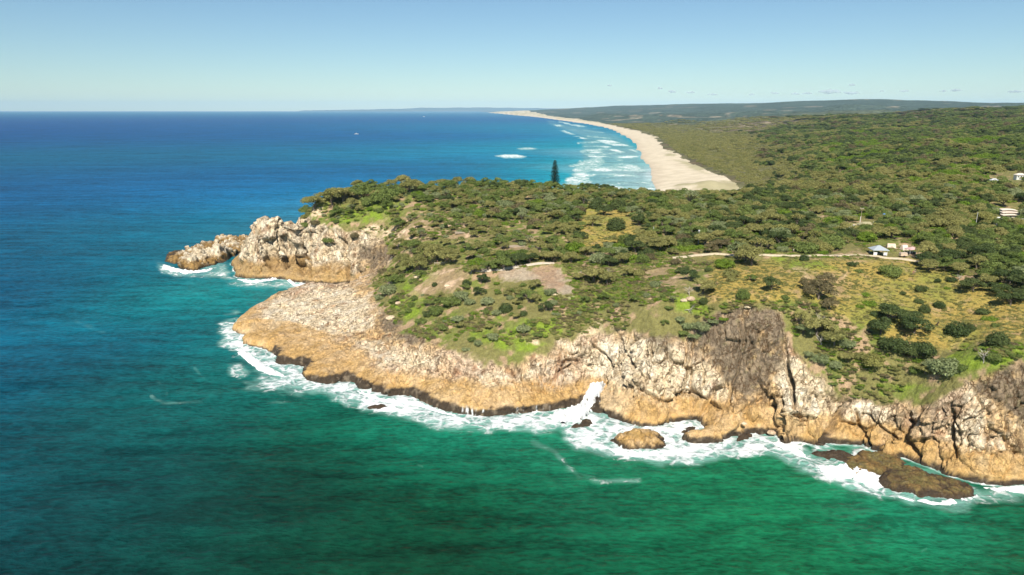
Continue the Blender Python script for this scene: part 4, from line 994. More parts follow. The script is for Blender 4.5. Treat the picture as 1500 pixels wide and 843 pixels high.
NAMES = {'tree': ('spreading_tree', 'tree', 'trees growing over the headland', 'crown', 'trunk'), 'bush': ('leafy_bush', 'bush', 'bushes growing over the headland', 'foliage', 'stem'),
         'dome': ('rounded_bush', 'bush', 'bushes growing over the headland', 'foliage', 'stem'), 'low': ('low_bush', 'bush', 'bushes growing over the headland', 'foliage', 'stem'),
         'screw': ('screw_pine', 'screw pine', 'screw pines among the bushes', 'crown', 'trunk')}
def set_plant(p):
    f = p['k'].split('_')[0]; nm, cat, grp, cn, tn = NAMES[f]; var = KINDS[p['k']]; cm, tm = var[int(rng.integers(len(var)))]
    o = thing(nm, p['label'], cat, (p['x'], p['y'], p['z']-.1), rng.random()*6.283, grp)
    s_ = p['s']; o.scale = (s_, s_*rng.uniform(.85, 1.12), s_*rng.uniform(.85, 1.1))
    link(cn, cm, o); link(tn, tm, o)
for p in trees+bushes+screws: set_plant(p)
o = thing('norfolk_pine', 'tall dark narrow conical pine standing alone on the skyline', 'pine tree', PINE)
o.scale = (1.5, 1.5, 1.12)
link('crown', KINDS['pine'][0][0], o); link('trunk', KINDS['pine'][0][1], o)

# ---- masses nobody could count: instanced on points with geometry nodes
def scatter(name, pts, scl, meshes, label, cat='woodland'):
    n = len(pts); me = bpy.data.meshes.new(name); me.vertices.add(n); me.vertices.foreach_set('co', np.asarray(pts, np.float32).ravel())
    a = me.attributes.new('scl', 'FLOAT_VECTOR', 'POINT'); a.data.foreach_set('vector', np.asarray(scl, np.float32).ravel())
    a = me.attributes.new('turn', 'FLOAT_VECTOR', 'POINT'); tv = np.zeros((n, 3), np.float32); tv[:, 2] = rng.random(n)*6.283; a.data.foreach_set('vector', tv.ravel())
    a = me.attributes.new('pick', 'INT', 'POINT'); a.data.foreach_set('value', rng.integers(0, len(meshes), n).astype(np.int32))
    o = link(name, me, label=label, cat=cat, kind='stuff')
    g = bpy.data.node_groups.new(name, 'GeometryNodeTree'); g.interface.new_socket('Geometry', in_out='INPUT', socket_type='NodeSocketGeometry'); g.interface.new_socket('Geometry', in_out='OUTPUT', socket_type='NodeSocketGeometry')
    gi = g.nodes.new('NodeGroupInput'); go = g.nodes.new('NodeGroupOutput'); iop = g.nodes.new('GeometryNodeInstanceOnPoints')
    jn = g.nodes.new('GeometryNodeJoinGeometry')
    hold = bpy.data.collections.new(name+'_kinds')
    for i, m in enumerate(reversed(meshes)):
        q = bpy.data.objects.new(m.name, m); hold.objects.link(q)
        oi = g.nodes.new('GeometryNodeObjectInfo'); oi.inputs['Object'].default_value = q; oi.inputs['As Instance'].default_value = True
        g.links.new(oi.outputs['Geometry'], jn.inputs[0])
    def na(nm, ty):
        x = g.nodes.new('GeometryNodeInputNamedAttribute'); x.data_type = ty; x.inputs[0].default_value = nm; return x.outputs[0]
    g.links.new(gi.outputs[0], iop.inputs['Points']); g.links.new(jn.outputs[0], iop.inputs['Instance']); iop.inputs['Pick Instance'].default_value = True
    g.links.new(na('pick', 'INT'), iop.inputs['Instance Index']); g.links.new(na('scl', 'FLOAT_VECTOR'), iop.inputs['Scale'])
    e2r = g.nodes.new('FunctionNodeEulerToRotation'); g.links.new(na('turn', 'FLOAT_VECTOR'), e2r.inputs[0]); g.links.new(e2r.outputs[0], iop.inputs['Rotation'])
    g.links.new(iop.outputs[0], go.inputs[0])
    md = o.modifiers.new('scatter', 'NODES'); md.node_group = g
    return o
def crowns(*ks): return [v[0] for k in ks for v in KINDS[k]]
rest = t_rest+b_rest+s_rest
print('rest', len(rest))
for nm, fam, lab in (('woodland', 'olive', 'olive coastal woodland behind the headland skyline'), ('dark_woodland', 'dark', 'dark green thicket patches behind the headland'), ('mixed_scrub', None, 'mixed green scrub filling the slopes between the larger bushes')):
    sel = [p for p in rest if (p['k'].endswith(fam) if fam else not p['k'].endswith(('olive', 'dark')))]
    if not sel: continue
    ks = crowns('tree_olive') if fam == 'olive' else crowns('tree_dark', 'dome_dark') if fam == 'dark' else crowns('bush_mid', 'low_bright', 'tree_mid', 'bush_grey')
    nat = 8.0 if fam == 'olive' else 7.0
    scatter(nm, [(p['x'], p['y'], p['z']-.2) for p in sel], [(p['width']/nat,)*3 for p in sel], ks, lab)

# ground cover tufts over the plateau
n = 80000
u_ = rng.uniform(-.36, .86, n); r_ = np.exp(rng.uniform(math.log(165), math.log(520), n)); gx = r_*np.sin(u_); gy = r_*np.cos(u_); gz = h_ground(gx, gy); qx, qy = to_px(gx, gy, gz)
m = (gz > 5) & (gy < 480) & ~rocky(qx, qy) & (poly_sdf(qx, qy, SLABP) < 0) & (poly_sdf(qx, qy, CLEAR[5]) < 0) & (poly_sdf(qx, qy, CLEAR[6]) < 0); gx, gy, gz, qx, qy = gx[m], gy[m], gz[m], qx[m], qy[m]
gold = sum((poly_sdf(qx, qy, p) > 0) for p in GOLDP) > 0
clump = fbm(gx/12, gy/12, 0*gx, 150, 3) > .02
sz = rng.uniform(.06, .30, len(gx))
m = ~gold & clump
scatter('ground_cover', np.c_[gx, gy, gz-.1][m], np.c_[sz*1.5, sz*1.5, sz*1.3][m], crowns('low_mid', 'low_olive', 'low_bright', 'low_brown', 'low_olive'), 'low green ground cover creeping over the headland', 'ground cover')
m = gold
make_kind('low_yellow', low_bush, 1, 'yellow')
scatter('dry_grass', np.c_[gx, gy, gz-.1][m], np.c_[sz*.8, sz*.8, sz*.8][m], crowns('low_yellow', 'low_olive'), 'dry golden grass tussocks across the open meadow', 'grass')

# far forest, clumps grow with distance so that they keep the grain of a canopy
def far_forest():
    n = 140000
    u = rng.uniform(-.05, .90, n); rr = np.exp(rng.uniform(math.log(430), math.log(4600), n)); X = rr*np.sin(u); Y = rr*np.cos(u)
    h = h_ground(X, Y); sd = poly_sdf(X, Y, BEACH_XY); px, py = to_px(X, Y, h)
    ok = (h > 4.2) & (sd < -8-rr*.004) & (px > 700) & (px < 1750)
    ok &= ~((Y < 640) & (px < 1500) & (poly_sdf(px, py, REG[2][0]) > 0))
    ok &= ~is_clear(px, py+2)
    X, Y, h, rr, u, px, py = [q[ok] for q in (X, Y, h, rr, u, px, py)]
    w_ = np.clip(rr*.0078, 5.5, 50)*np.exp(rng.normal(size=len(X))*.35)
    keep = np.ones(len(X), bool); cell = {}
    for i in rng.permutation(len(X)):
        du = .0050; k = (int(u[i]/du), int(math.log(rr[i])/(.009+.011*min(1, rr[i]/3000))))
        if k in cell and cell[k] > 1: keep[i] = False
        else: cell[k] = cell.get(k, 0)+1
    vn = fbm(u*16, np.log(rr)*22, 0*u, 160, 4)*1.5+.25*rng.normal(size=len(X))+.22*sstep(1180, 1020, px)-.42*sstep(1150, 1330, px)*sstep(600, 900, rr)
    low = sstep(26, 14, h)*sstep(600, 900, rr)
    cls = np.where(vn+low*.5 > .12, 0, np.where(vn > -.16, 1, 2)); cls = np.where((fbm(u*30, np.log(rr)*26, 0*u, 161, 2) > .22) & (rr > 520) & (rr < 2200) & (px > 1180), 3, cls)
    cls = np.where((px < 1150+60*vn) & (rr > 740), 4, cls); flat = np.where(cls == 4, np.minimum(.9, 5.0/(w_*.4)), np.minimum(1.0, 9.5/(w_*.68)))
    for c, (nm, ks, lab, nat) in enumerate((('far_olive_forest', crowns('tree_olive', 'tree_yellow'), 'olive coastal forest spreading inland behind the beach', 8.),
            ('far_mixed_forest', crowns('tree_mid', 'bush_mid', 'tree_olive'), 'mid-green forest over the rolling dunes inland', 7.5),
            ('far_dark_forest', crowns('tree_dark', 'bush_dark', 'tree_mid')+crowns('tree_brown')[:1], 'darkest green forest patches on the inland slopes', 7.), ('far_bright_scrub', crowns('bush_bright', 'low_bright'), 'bright green scrub gaps in the inland forest', 6.), ('far_heath', crowns('low_heath', 'low_olive', 'low_heath', 'bush_olive'), 'pale olive heath plain behind the long beach', 6.))):
        m = keep & (cls == c); s_ = w_[m]/nat
        scatter(nm, np.c_[X, Y, h-.12*w_*flat][m], np.c_[s_, s_, s_*flat[m]], ks, lab)
    print('far', keep.sum())
far_forest()

# ------------------------------------------------------------------ rocks standing in the sea
def sea_rock(name, label, foot_px, peaks, wet=1.3, tone='ochre', cat='rock', seed=0, res=.45, step=1.2, rough=1.):
    """a rock grown from its outline at the water line; peaks = (px, py, height, spread in m)"""
    P = np.array([at_z(a, b, 0) for a, b in foot_px]); c0 = P.mean(0)
    x0, y0 = P.min(0)-3; x1, y1 = P.max(0)+3
    nx_, ny_ = int((x1-x0)/res)+2, int((y1-y0)/res)+2
    X, Y = np.meshgrid(np.linspace(x0, x1, nx_), np.linspace(y0, y1, ny_), indexing='ij')
    sd = poly_sdf(X, Y, P)+fbm(X/2.5, Y/2.5, 0*X, 200+seed, 3)*.9
    h = step*sstep(-.4, 1.0, sd); env = sstep(-.3, 4.0, sd)
    top = 0*X
    for (a, b, z, sp) in peaks:
        q = at_z(a, b, z); top = np.maximum(top, (z-step)*np.exp(-((X-q[0])**2+(Y-q[1])**2)/(sp*sp)))
    h = h+env*top-3*sstep(0, -2.5, sd)
    f1, f2, i1 = worley(X/3.2, Y/3.2, h/3.2, 210+seed); g1, g2, i2 = worley(X/1.2, Y/1.2, h/1.2, 215+seed)
    dd = (i1-.5)*1.1-.9*sstep(.14, 0, f2-f1)+(i2-.5)*.4+fbm(X/1.1, Y/1.1, h, 220+seed, 3)*.4+fbm(X/6, Y/6, h, 221+seed, 2)*1.2
    e = 1e-6; gx_, gy_ = np.gradient(h, X[1, 0]-X[0, 0], Y[0, 1]-Y[0, 0]); nl = np.sqrt(gx_**2+gy_**2+1)
    amp = rough*.75*sstep(-2, 1, h)*min(1, max(p_[2] for p_ in peaks)/5+.25)
    X2 = X-gx_/nl*dd*amp; Y2 = Y-gy_/nl*dd*amp; Z2 = h+dd*amp/nl
    n1 = fbm(X/3, Y/3, Z2/3, 230+seed, 3); n2 = fbm(X/1.2, Y/1.2, Z2/1.2, 231+seed, 3)
    T = {'ochre': (OCHRE*.85, TAN), 'brown': (OCHRE*.55, OCHRE*.8), 'pale': (CREAM*.9, WHITE_R*.9), 'dark': (DARK*1.6, GREYB*.6), 'weed': (OCHRE*.50, np.array([.17, .14, .05]))}
    c = mixv(np.broadcast_to(T[tone][0], X.shape+(3,)), T[tone][1], sstep(-.3, .3, n1+n2*.5))
    if tone == 'pale': c = mixv(c, OCHRE*.6, sstep(5.0, 3.2, Z2+n1*3))
    c = mixv(c, GREYB*.8, sstep(.25, .5, n2)*.6)
    c = mixv(c, DARK*1.3, sstep(wet+.5, wet-.3, Z2+n2*.8+n1*.6))
    idx = np.arange(X.size).reshape(X.shape)
    F = np.stack([idx[:-1, :-1], idx[1:, :-1], idx[1:, 1:], idx[:-1, 1:]], -1).reshape(-1, 4); F = F[Z2.ravel()[F].max(1) > -1.8]
    used = np.unique(F); mp = np.full(X.size, -1); mp[used] = np.arange(len(used))
    V = np.stack([X2-c0[0], Y2-c0[1], Z2], -1).reshape(-1, 3)[used]
    C4 = np.concatenate([np.clip(c, .005, .9).reshape(-1, 3)[used], np.ones((len(used), 1))], 1); one = np.ones(len(used))
    o = link(name, mesh_np(name, V, mp[F], [M_GROUND], True, {'albedo': ('FLOAT_COLOR', C4), 'rock': ('FLOAT', one), 'crackle': ('FLOAT', one*.5)}), label=label, cat=cat, loc=(c0[0], c0[1], 0))
    return o
sea_rock('sea_rock', 'rounded ochre rock alone in the surf before the cliff', [(893,650),(905,640),(925,636),(950,634),(968,640),(976,655),(965,660),(925,661),(905,656)], [(930,634,4.6,6),(955,643,4.,5),(912,645,3.5,5)], 1.2, 'ochre', seed=1)
sea_rock('sea_rock', 'small dark wet rock in the white water by the ochre spur', [(992,636),(1003,629),(1016,627),(1017,632),(1003,636)], [(1006,630,1.4,3)], 2.5, 'dark', seed=2, res=.35, step=.7)
sea_rock('sea_rock', 'dark brown flat rock at the foot of the ochre spur', [(1076,645),(1088,637),(1103,637),(1103,642),(1090,647),(1078,650)], [(1092,641,1.8,4)], 2.2, 'brown', seed=3, res=.35, step=.9)
sea_rock('reef_rock', 'broken black rocks at the end of the long reef', [(1190,666),(1205,661),(1228,663),(1252,670),(1246,681),(1225,677),(1205,672)], [(1215,668,1.4,5),(1240,673,1.6,4)], 2.4, 'dark', seed=4, step=.7)
sea_rock('reef_rock', 'flat olive-brown weedy slab between the reef end and the cliff', [(1240,672),(1262,664),(1300,664),(1330,680),(1322,690),(1290,698),(1262,702),(1228,690),(1240,682)], [(1270,678,1.7,8),(1300,680,1.6,8),(1250,686,1.2,5)], .6, 'weed', seed=5, step=1.1)
sea_rock('reef_rock', 'long low brown hump of reef with water pouring off it', [(1282,700),(1300,690),(1340,690),(1380,702),(1415,712),(1432,724),(1412,732),(1380,732),(1345,729),(1305,722),(1288,712)], [(1310,704,1.9,7),(1345,708,2.1,8),(1385,716,1.9,8),(1410,723,1.3,6)], 1.3, 'weed', seed=6, step=1.3)
sea_rock('sea_rock', 'small dark rock breaking the foam off the long ledge', [(536,598),(548,594),(562,594),(568,598),(555,601),(542,601)], [(556,596,1.1,3)], 2.5, 'dark', seed=7, res=.35, step=.6)
sea_rock('sea_rock', 'half-drowned brown rock below the white surge', [(838,628),(848,620),(860,616),(868,622),(862,630),(848,632)], [(855,622,1.7,3.5)], 2.2, 'dark', seed=8, res=.35, step=.8)
sea_rock('islet_rock', 'outermost small brown rock lobe left of the pale islet', [(241,384),(247,372),(262,367),(276,372),(270,384),(256,388)], [(256,374,5,6),(250,379,4,5)], 1.2, 'brown', seed=9, res=.8)
sea_rock('islet_rock', 'pale humped islet rock with brown foot, beyond the white crag', [(262,393),(258,380),(275,370),(300,360),(330,352),(365,352),(366,362),(350,372),(330,384),(308,390),(285,396)], [(343,343,16,8),(330,349,13.5,5),(318,354,12,5),(306,361,9.5,5),(292,367,8.5,5),(276,377,6,5),(360,349,12.5,6),(352,358,9,6),(335,362,9,6)], 1.2, 'pale', seed=10, res=.6, step=3.0, rough=2.6)
sea_rock('islet_rock', 'brown lobe at the front foot of the pale islet', [(268,397),(264,384),(280,376),(298,382),(300,392),(285,399)], [(280,384,5,6)], 1.2, 'brown', seed=11, res=.7)
sea_rock('sea_stack', 'slim brown rock stack in the cleft beside the white crag', [(420,402),(424,390),(440,386),(450,392),(440,404),(432,414),(424,408)], [(436,384,12,6),(430,398,7,5),(445,388,11,5)], 1.4, 'brown', seed=12, res=.6)
def boulders():
    spots = [(1131,630,2.2,'pale boulder lying on the ochre spur beside the cliff foot'),(1090,622,1.4,'small pale boulder on top of the ochre spur'),(1096,451,1.8,'pale flat boulder on the rim of the dark cliff face'),
             (572,356+60,2.4,'cream boulder on the earth slope beside the bright gully'),(612,408,3.0,'largest cream boulder above the bright grass gully'),(655,420,2.2,'cream boulder among rubble on the bare slope'),(584,446,2.4,'pale blocky boulder at the foot of the grass gully'),
             (573,468,3.4,'cream boulder embedded in the scrubby rim of the left headland'),(812,432,2.0,'pale boulder just below the grey rock slab'),(1012,437,2.6,'pinkish boulder beside the dark bush on the cliff top'),(1002,440,2.0,'smaller pinkish boulder on the cliff-top grass')]
    for i, (a, b, w_, lab) in enumerate(spots):
        x, y, z = hit(a, b); r = np.random.default_rng(300+i)
        th, ph = np.meshgrid(np.linspace(0, 2*math.pi, 17)[:-1], np.linspace(.02, math.pi-.02, 11), indexing='ij')
        d = np.stack([np.cos(th)*np.sin(ph), np.sin(th)*np.sin(ph), np.cos(ph)], -1)
        f1, f2, i1 = worley(d[..., 0]*1.6+i, d[..., 1]*1.6, d[..., 2]*1.6, 310+i)
        rr = .85+.3*i1*.6+.12*fbm(d[..., 0]*2, d[..., 1]*2, d[..., 2]*2, 320+i, 2)
        V = d*rr[..., None]*np.array([w_*.6, w_*.5, w_*.30]); n1, n2 = th.shape; F = []
        for p_ in range(n1):
            for q in range(n2-1): F.append((p_*n2+q, p_*n2+q+1, ((p_+1) % n1)*n2+q+1, ((p_+1) % n1)*n2+q))
        C4 = np.tile([*(CREAM*.85 if i % 3 else PINK*.85), 1], (n1*n2, 1)); one = np.ones(n1*n2)
        link('boulder', mesh_np('boulder', V.reshape(-1, 3), F, [M_GROUND], False, {'albedo': ('FLOAT_COLOR', C4), 'rock': ('FLOAT', one), 'crackle': ('FLOAT', one*0)}), label=lab, cat='boulder', loc=(float(x[0]), float(y[0]), float(z[0])+w_*.03))
boulders()

# ------------------------------------------------------------------ white water
def surge():
    """a wave running up the gulch: lumpy sheet lying on the rock"""
    poly = [(800,608),(830,600),(846,590),(855,578),(860,566),(870,560),(888,562),(884,578),(874,592),(868,606),(852,618),(820,622)]
    P = np.array(poly, float); xs = np.arange(806, 890, 1.0); ys = np.arange(558, 622, 1.0)
    Xp, Yp_ = np.meshgrid(xs, ys, indexing='ij'); sd = poly_sdf(Xp, Yp_, poly)
    x, y, z = hit(Xp.ravel(), Yp_.ravel()); z = np.maximum(z, 0)
    n = fbm(x/1.5, y/1.5, z/1.5, 400, 4); n2 = fbm(x/5, y/5, z/5, 401, 2)
    up = (3.3+3.4*n+1.6*n2+1.2*fbm(x/.6, y/.6, z/.6, 403, 2))*sstep(-1, 6, sd.ravel()+n*3)-.5
    V = np.stack([x-.10*up, y-.75*up, z+.75*up], -1)
    idx = np.arange(Xp.size).reshape(Xp.shape); F = np.stack([idx[:-1, :-1], idx[:-1, 1:], idx[1:, 1:], idx[1:, :-1]], -1).reshape(-1, 4)
    s2 = sd.ravel()+n*7+3*fbm(x/.5, y/.5, z/.5, 402, 2); F = F[s2[F].min(1) > -1.5]
    used = np.unique(F); mp = np.full(Xp.size, -1); mp[used] = np.arange(len(used))
    link('surging_wave', mesh_np('surging_wave', V[used], mp[F], [M_FOAM], True), label='tall white wave surging up the gulch in the cliff foot', cat='wave')
surge()
def foam_ridge(label, pts, width, height, seed):
    """a lumpy crest of white water along a line on the sea"""
    P = [np.array(at_z(a, b, 0)) for a, b in pts]; L = [0]
    for i in range(1, len(P)): L.append(L[-1]+np.linalg.norm(P[i]-P[i-1]))
    n = int(L[-1]/.35)+2; t = np.linspace(0, L[-1], n); cx = np.interp(t, L, [p_[0] for p_ in P]); cy = np.interp(t, L, [p_[1] for p_ in P])
    tx, ty = np.gradient(cx), np.gradient(cy); tl = np.hypot(tx, ty); nx_, ny_ = -ty/tl, tx/tl
    v = np.linspace(-1, 1, 22); T_, Vv = np.meshgrid(t, v, indexing='ij')
    taper = np.sqrt(np.clip(np.sin(np.pi*T_/L[-1]), 0, 1)); wv = width*taper*(.7+.6*vnoise(T_/3, 0*T_, 0*T_, seed))
    X = cx[:, None]+nx_[:, None]*Vv*wv; Y = cy[:, None]+ny_[:, None]*Vv*wv
    Zv = height*taper*(1-Vv**2)*(.55+.9*vnoise(X/1.6, Y/1.6, 0*X, seed+1)+.5*fbm(X/.7, Y/.7, 0*X, seed+2, 2))-.35
    idx = np.arange(X.size).reshape(X.shape); F = np.stack([idx[:-1, :-1], idx[:-1, 1:], idx[1:, 1:], idx[1:, :-1]], -1).reshape(-1, 4)
    link('breaking_wave', mesh_np('breaking_wave', np.stack([X, Y, Zv], -1).reshape(-1, 3), F, [M_FOAM], True), label=label, cat='wave')
foam_ridge('curling white wave breaking onto the reef slab', [(1195,684),(1225,694),(1258,696),(1275,706),(1292,722)], 3.0, 2.4, 500)
foam_ridge('low white wave running past the ochre spur towards the reef', [(1100,641),(1130,650),(1165,662),(1200,682)], 1.8, .9, 510)
foam_ridge('white wave crest folding against the tip of the point', [(338,505),(360,520),(385,540),(415,553),(440,560)], 2.2, 1.2, 520)
foam_ridge('white wave crest washing the middle of the long ledge', [(520,572),(560,586),(610,592),(650,606),(690,613)], 1.6, .9, 530)
foam_ridge('foaming wave wrapped round the rounded ochre rock', [(884,655),(905,664),(935,668),(965,664),(980,656)], 1.4, 1.0, 540)
foam_ridge('foam heaped at the foot of the reef hump', [(1300,726),(1340,735),(1385,738),(1420,733),(1442,722)], 1.5, .9, 550)
foam_ridge('white water breaking on the islet rocks', [(238,388),(250,395),(275,400),(300,398),(318,392)], 3.0, 1.4, 560)
foam_ridge('white water at the foot of the white crag', [(345,409),(370,414),(395,411),(415,405)], 2.5, 1.2, 570)
foam_ridge('foam between the stack and the square block in the cove', [(418,406),(432,418),(452,419),(470,421)], 1.8, .9, 580)
foam_ridge('foam line along the cliff foot at the right edge', [(1425,712),(1460,718),(1500,717),(1560,722)], 1.8, .8, 590)
# ------------------------------------------------------------------ path, plaza edge
M_PATH = flat_mat('pale_gravel', (.52, .44, .30), .95, .15, 1.5)
def path(name, pts, width, mat):
    x, y, z = hit([p_[0] for p_ in pts], [p_[1] for p_ in pts]); L = np.r_[0, np.cumsum(np.hypot(np.diff(x), np.diff(y)))]
    t = np.linspace(0, L[-1], int(L[-1]/1.0)+2); cx, cy = np.interp(t, L, x), np.interp(t, L, y)
    tx, ty = np.gradient(cx), np.gradient(cy); tl = np.hypot(tx, ty); nx_, ny_ = -ty/tl, tx/tl
    v = np.linspace(-1, 1, 5); wn = width*(1+.25*fbm(t/4, 0*t, 0*t, 7, 2))
    X = cx[:, None]+nx_[:, None]*v*wn[:, None]/2; Y = cy[:, None]+ny_[:, None]*v*wn[:, None]/2; Zv = h_ground(X, Y)+.32-.22*(abs(v) == 1)
    idx = np.arange(X.size).reshape(X.shape); F = np.stack([idx[:-1, :-1], idx[:-1, 1:], idx[1:, 1:], idx[1:, :-1]], -1).reshape(-1, 4)
    link(name, mesh_np(name, np.stack([X, Y, Zv], -1).reshape(-1, 3), F[:, ::-1], [mat], True), kind='structure')
path('gravel_track', [(985,377),(1005,375.5),(1045,372.5),(1100,374),(1140,376),(1190,376.5),(1230,375),(1262,373.5),(1292,375.5),(1330,380),(1370,385)], 2.4, M_PATH)
path('footpath', [(690,399),(720,397),(745,394),(775,390),(812,387)], 2.0, flat_mat('worn_path', (.50, .43, .34), .95, .15, 1.5))
path('sandy_lane', [(1188,331),(1215,331),(1245,330),(1280,329)], 3.5, flat_mat('sandy_lane', (.42, .34, .20), .95, .2, 1.5))

# ------------------------------------------------------------------ dead wood
def place(px, py): x, y, z = hit(px, py); return float(x[0]), float(y[0]), float(z[0])
for i, (a, b, s_, rz, lab) in enumerate([(1440,535,.95,0.,'bare white dead tree leaning on the grass above the orange rim'),(1388,552,.7,2.,'pale dead branches in front of the big grey-green bush'),(1203,508,1.0,1.,'pale dead tree poking from the bushes right of the brown face'),
       (1200,478,.9,4.,'short dead snag below the brownish trees in the scrub'),(1004,455,.8,3.,'fallen pale branch lying beside the dark bush on the cliff top'),(850,405,.7,5.,'white dead limbs at the corner of the rock slab'),(893,400,.6,2.,'bare branches under the grey-green bush behind the slab'),(1010,432,.9,1.3,'pale forked snag under the olive tree by the earth patch'),
       (1405,412,.6,.6,'dead white twigs at the edge of the dark thicket')]):
    tm, br = dead_tree(700+i); p_ = place(a, b); o = thing('dead_tree', lab, 'dead tree', p_, rz); o.scale = (s_,)*3
    if 'fallen' in lab: o.rotation_euler = (1.35, 0, .9)
    link('trunk', tm.mesh('trunk', M_DEAD, True), o); link('branch', br.mesh('branch', M_DEAD, True), o)

# ------------------------------------------------------------------ buildings and small structures
M_WHITE = flat_mat('white_paint', (.70, .70, .67), .6, .05); M_GREYROOF = flat_mat('grey_sheet_roof', (.36, .40, .42), .45, .1); M_BEIGE = flat_mat('beige_canvas', (.66, .52, .38), .8, .08)
M_PINKC = flat_mat('faded_pink_canvas', (.55, .36, .34), .8, .12); M_DKGLASS = flat_mat('dark_glass', (.03, .035, .04), .15, .1, 2, .5); M_TIMBER = flat_mat('weathered_timber', (.42, .34, .26), .9, .2); M_BLUE = flat_mat('blue_tarpaulin', (.10, .24, .50), .6, .1)
M_SAGE = flat_mat('sage_wall', (.50, .55, .45), .8, .05); M_CREAMW = flat_mat('cream_render', (.72, .62, .50), .8, .05); M_SKIN = flat_mat('skin', (.45, .28, .19), .6, .05); M_RED = flat_mat('red_shirt', (.40, .09, .07), .8, .1); M_NAVY = flat_mat('dark_cloth', (.04, .05, .08), .8, .1)
M_STEEL = flat_mat('galvanised_steel', (.55, .56, .56), .4, .08); M_TYRE = flat_mat('rubber', (.02, .02, .02), .8, .1); M_HAIR = flat_mat('dark_hair', (.04, .025, .015), .8, .1); M_FUR = flat_mat('grey_brown_fur', (.09, .065, .045), .95, .2)
def part(name, mb, mat, parent, smooth=False): return link(name, mb.mesh(name, mat, smooth), parent)
def hip_roof(w_, d, z0, z1, ridge=.3, ov=.4, th=.12):
    a, b = w_/2+ov, d/2+ov; r_ = w_/2*ridge; mb = MB()
    mb.add([(-a,-b,z0),(a,-b,z0),(a,b,z0),(-a,b,z0),(-r_,0,z1),(r_,0,z1),(-a,-b,z0-th),(a,-b,z0-th),(a,b,z0-th),(-a,b,z0-th)],
           [(0,1,5,4),(1,2,5),(2,3,4,5),(3,0,4),(0,6,7,1),(1,7,8,2),(2,8,9,3),(3,9,6,0),(6,9,8,7)]); return mb
o = thing('picnic_shelter', 'open shelter with grey hipped roof and white side panels on the lawn', 'shelter', place(1286, 372.5), -.12)
part('roof', hip_roof(5.2, 4.6, 2.2, 3.7, .12), M_GREYROOF, o)
for sx in (-1, 1):
    for sy in (-1, 1): part('post', MB().box(sx*2.4-.07, sx*2.4+.07, sy*2.1-.07, sy*2.1+.07, 0, 2.1), M_WHITE, o)
    part('side_panel', MB().box(min(sx*2.3, sx*1.15), max(sx*2.3, sx*1.15), -2.17, -2.08, .25, 1.35), M_WHITE, o)
part('bench', MB().box(-1, 1, .4, .8, .42, .5).box(-.9, -.8, .45, .75, 0, .41).box(.8, .9, .45, .75, 0, .41), M_TIMBER, o)
def tent(lab, px, py, w_, d, h, rz, mat):
    o = thing('tent', lab, 'tent', place(px, py), rz); a, b = w_/2, d/2
    part('canvas', MB().add([(-a,-b,0),(a,-b,0),(a,b,0),(-a,b,0),(-a*.9,-b*.2,h),(a*.9,-b*.2,h),(a*.9,b*.2,h),(-a*.9,b*.2,h)], [(0,1,5,4),(1,2,6,5),(2,3,7,6),(3,0,4,7),(4,5,6,7)]), mat, o)
    part('door_flap', MB().add([(-.45,-b-.06,.05),(.45,-b-.06,.05),(.38,-b*.55-.06,h*.55),(-.38,-b*.55-.06,h*.55)], [(0,1,2,3)]), M_TIMBER, o)
tent('beige ridge tent beside the grey-roofed shelter', 1305, 364, 3.2, 2.6, 1.7, -.25, M_BEIGE)
tent('paler beige tent between the first tent and the pink canopy', 1324, 367, 2.4, 2.6, 2.2, .15, flat_mat('pale_canvas', (.76, .62, .50), .8, .06))
o = thing('gazebo', 'faded pink pop-up canopy shading tables under the trees', 'gazebo', place(1335, 372), .1)
part('canopy', hip_roof(3.8, 3.4, 2.1, 3.0, .05, .1), M_PINKC, o)
for sx in (-1, 1):
    for sy in (-1, 1): part('pole', MB().box(sx*1.8-.04, sx*1.8+.04, sy*1.6-.04, sy*1.6+.04, 0, 2.0), M_STEEL, o)
for i, (dx, lab) in enumerate(((-.9, 'white folding table under the left half of the pink canopy'), (.9, 'white folding table under the right half of the pink canopy'))):
    q = place(1335+dx*4, 371.3); t_ = thing('folding_table', lab, 'table', q)
    part('tabletop', MB().box(-.7, .7, -.4, .4, .70, .75), M_WHITE, t_)
    for sx in (-1, 1): part('leg', MB().box(sx*.6-.03, sx*.6+.03, -.3, .3, 0, .69), M_STEEL, t_)
def wheel(mb_t, x, y, z, r_, w_):
    n = 14; v = []; f = []
    for k in range(n):
        a = 2*math.pi*k/n; v += [(x+math.cos(a)*r_, y-w_/2, z+math.sin(a)*r_), (x+math.cos(a)*r_, y+w_/2, z+math.sin(a)*r_)]
    for k in range(n): f.append((2*k, 2*k+1, (2*k+3) % (2*n), (2*k+2) % (2*n)))
    f += [tuple(range(0, 2*n, 2)), tuple(range(2*n-1, 0, -2))]; mb_t.add(v, f)
o = thing('camper_trailer', 'low beige camper trailer on the grass in front of the tents', 'trailer', place(1322.5, 375.5), .05)
part('body', MB().box(-1.3, 1.3, -.8, .8, .45, 1.25), M_BEIGE, o); part('lid', MB().add([(-1.35,-.85,1.26),(1.35,-.85,1.26),(1.35,.85,1.26),(-1.35,.85,1.26),(-1.1,-.5,1.75),(1.1,-.5,1.75),(1.1,.5,1.75),(-1.1,.5,1.75)], [(0,1,5,4),(1,2,6,5),(2,3,7,6),(3,0,4,7),(4,5,6,7)]), M_TIMBER, o)
for sy in (-.85, .85): mb = MB(); wheel(mb, 0, sy, .32, .32, .18); part('wheel', mb, M_TYRE, o)
part('drawbar', MB().box(1.3, 2.2, -.05, .05, .45, .52), M_STEEL, o)
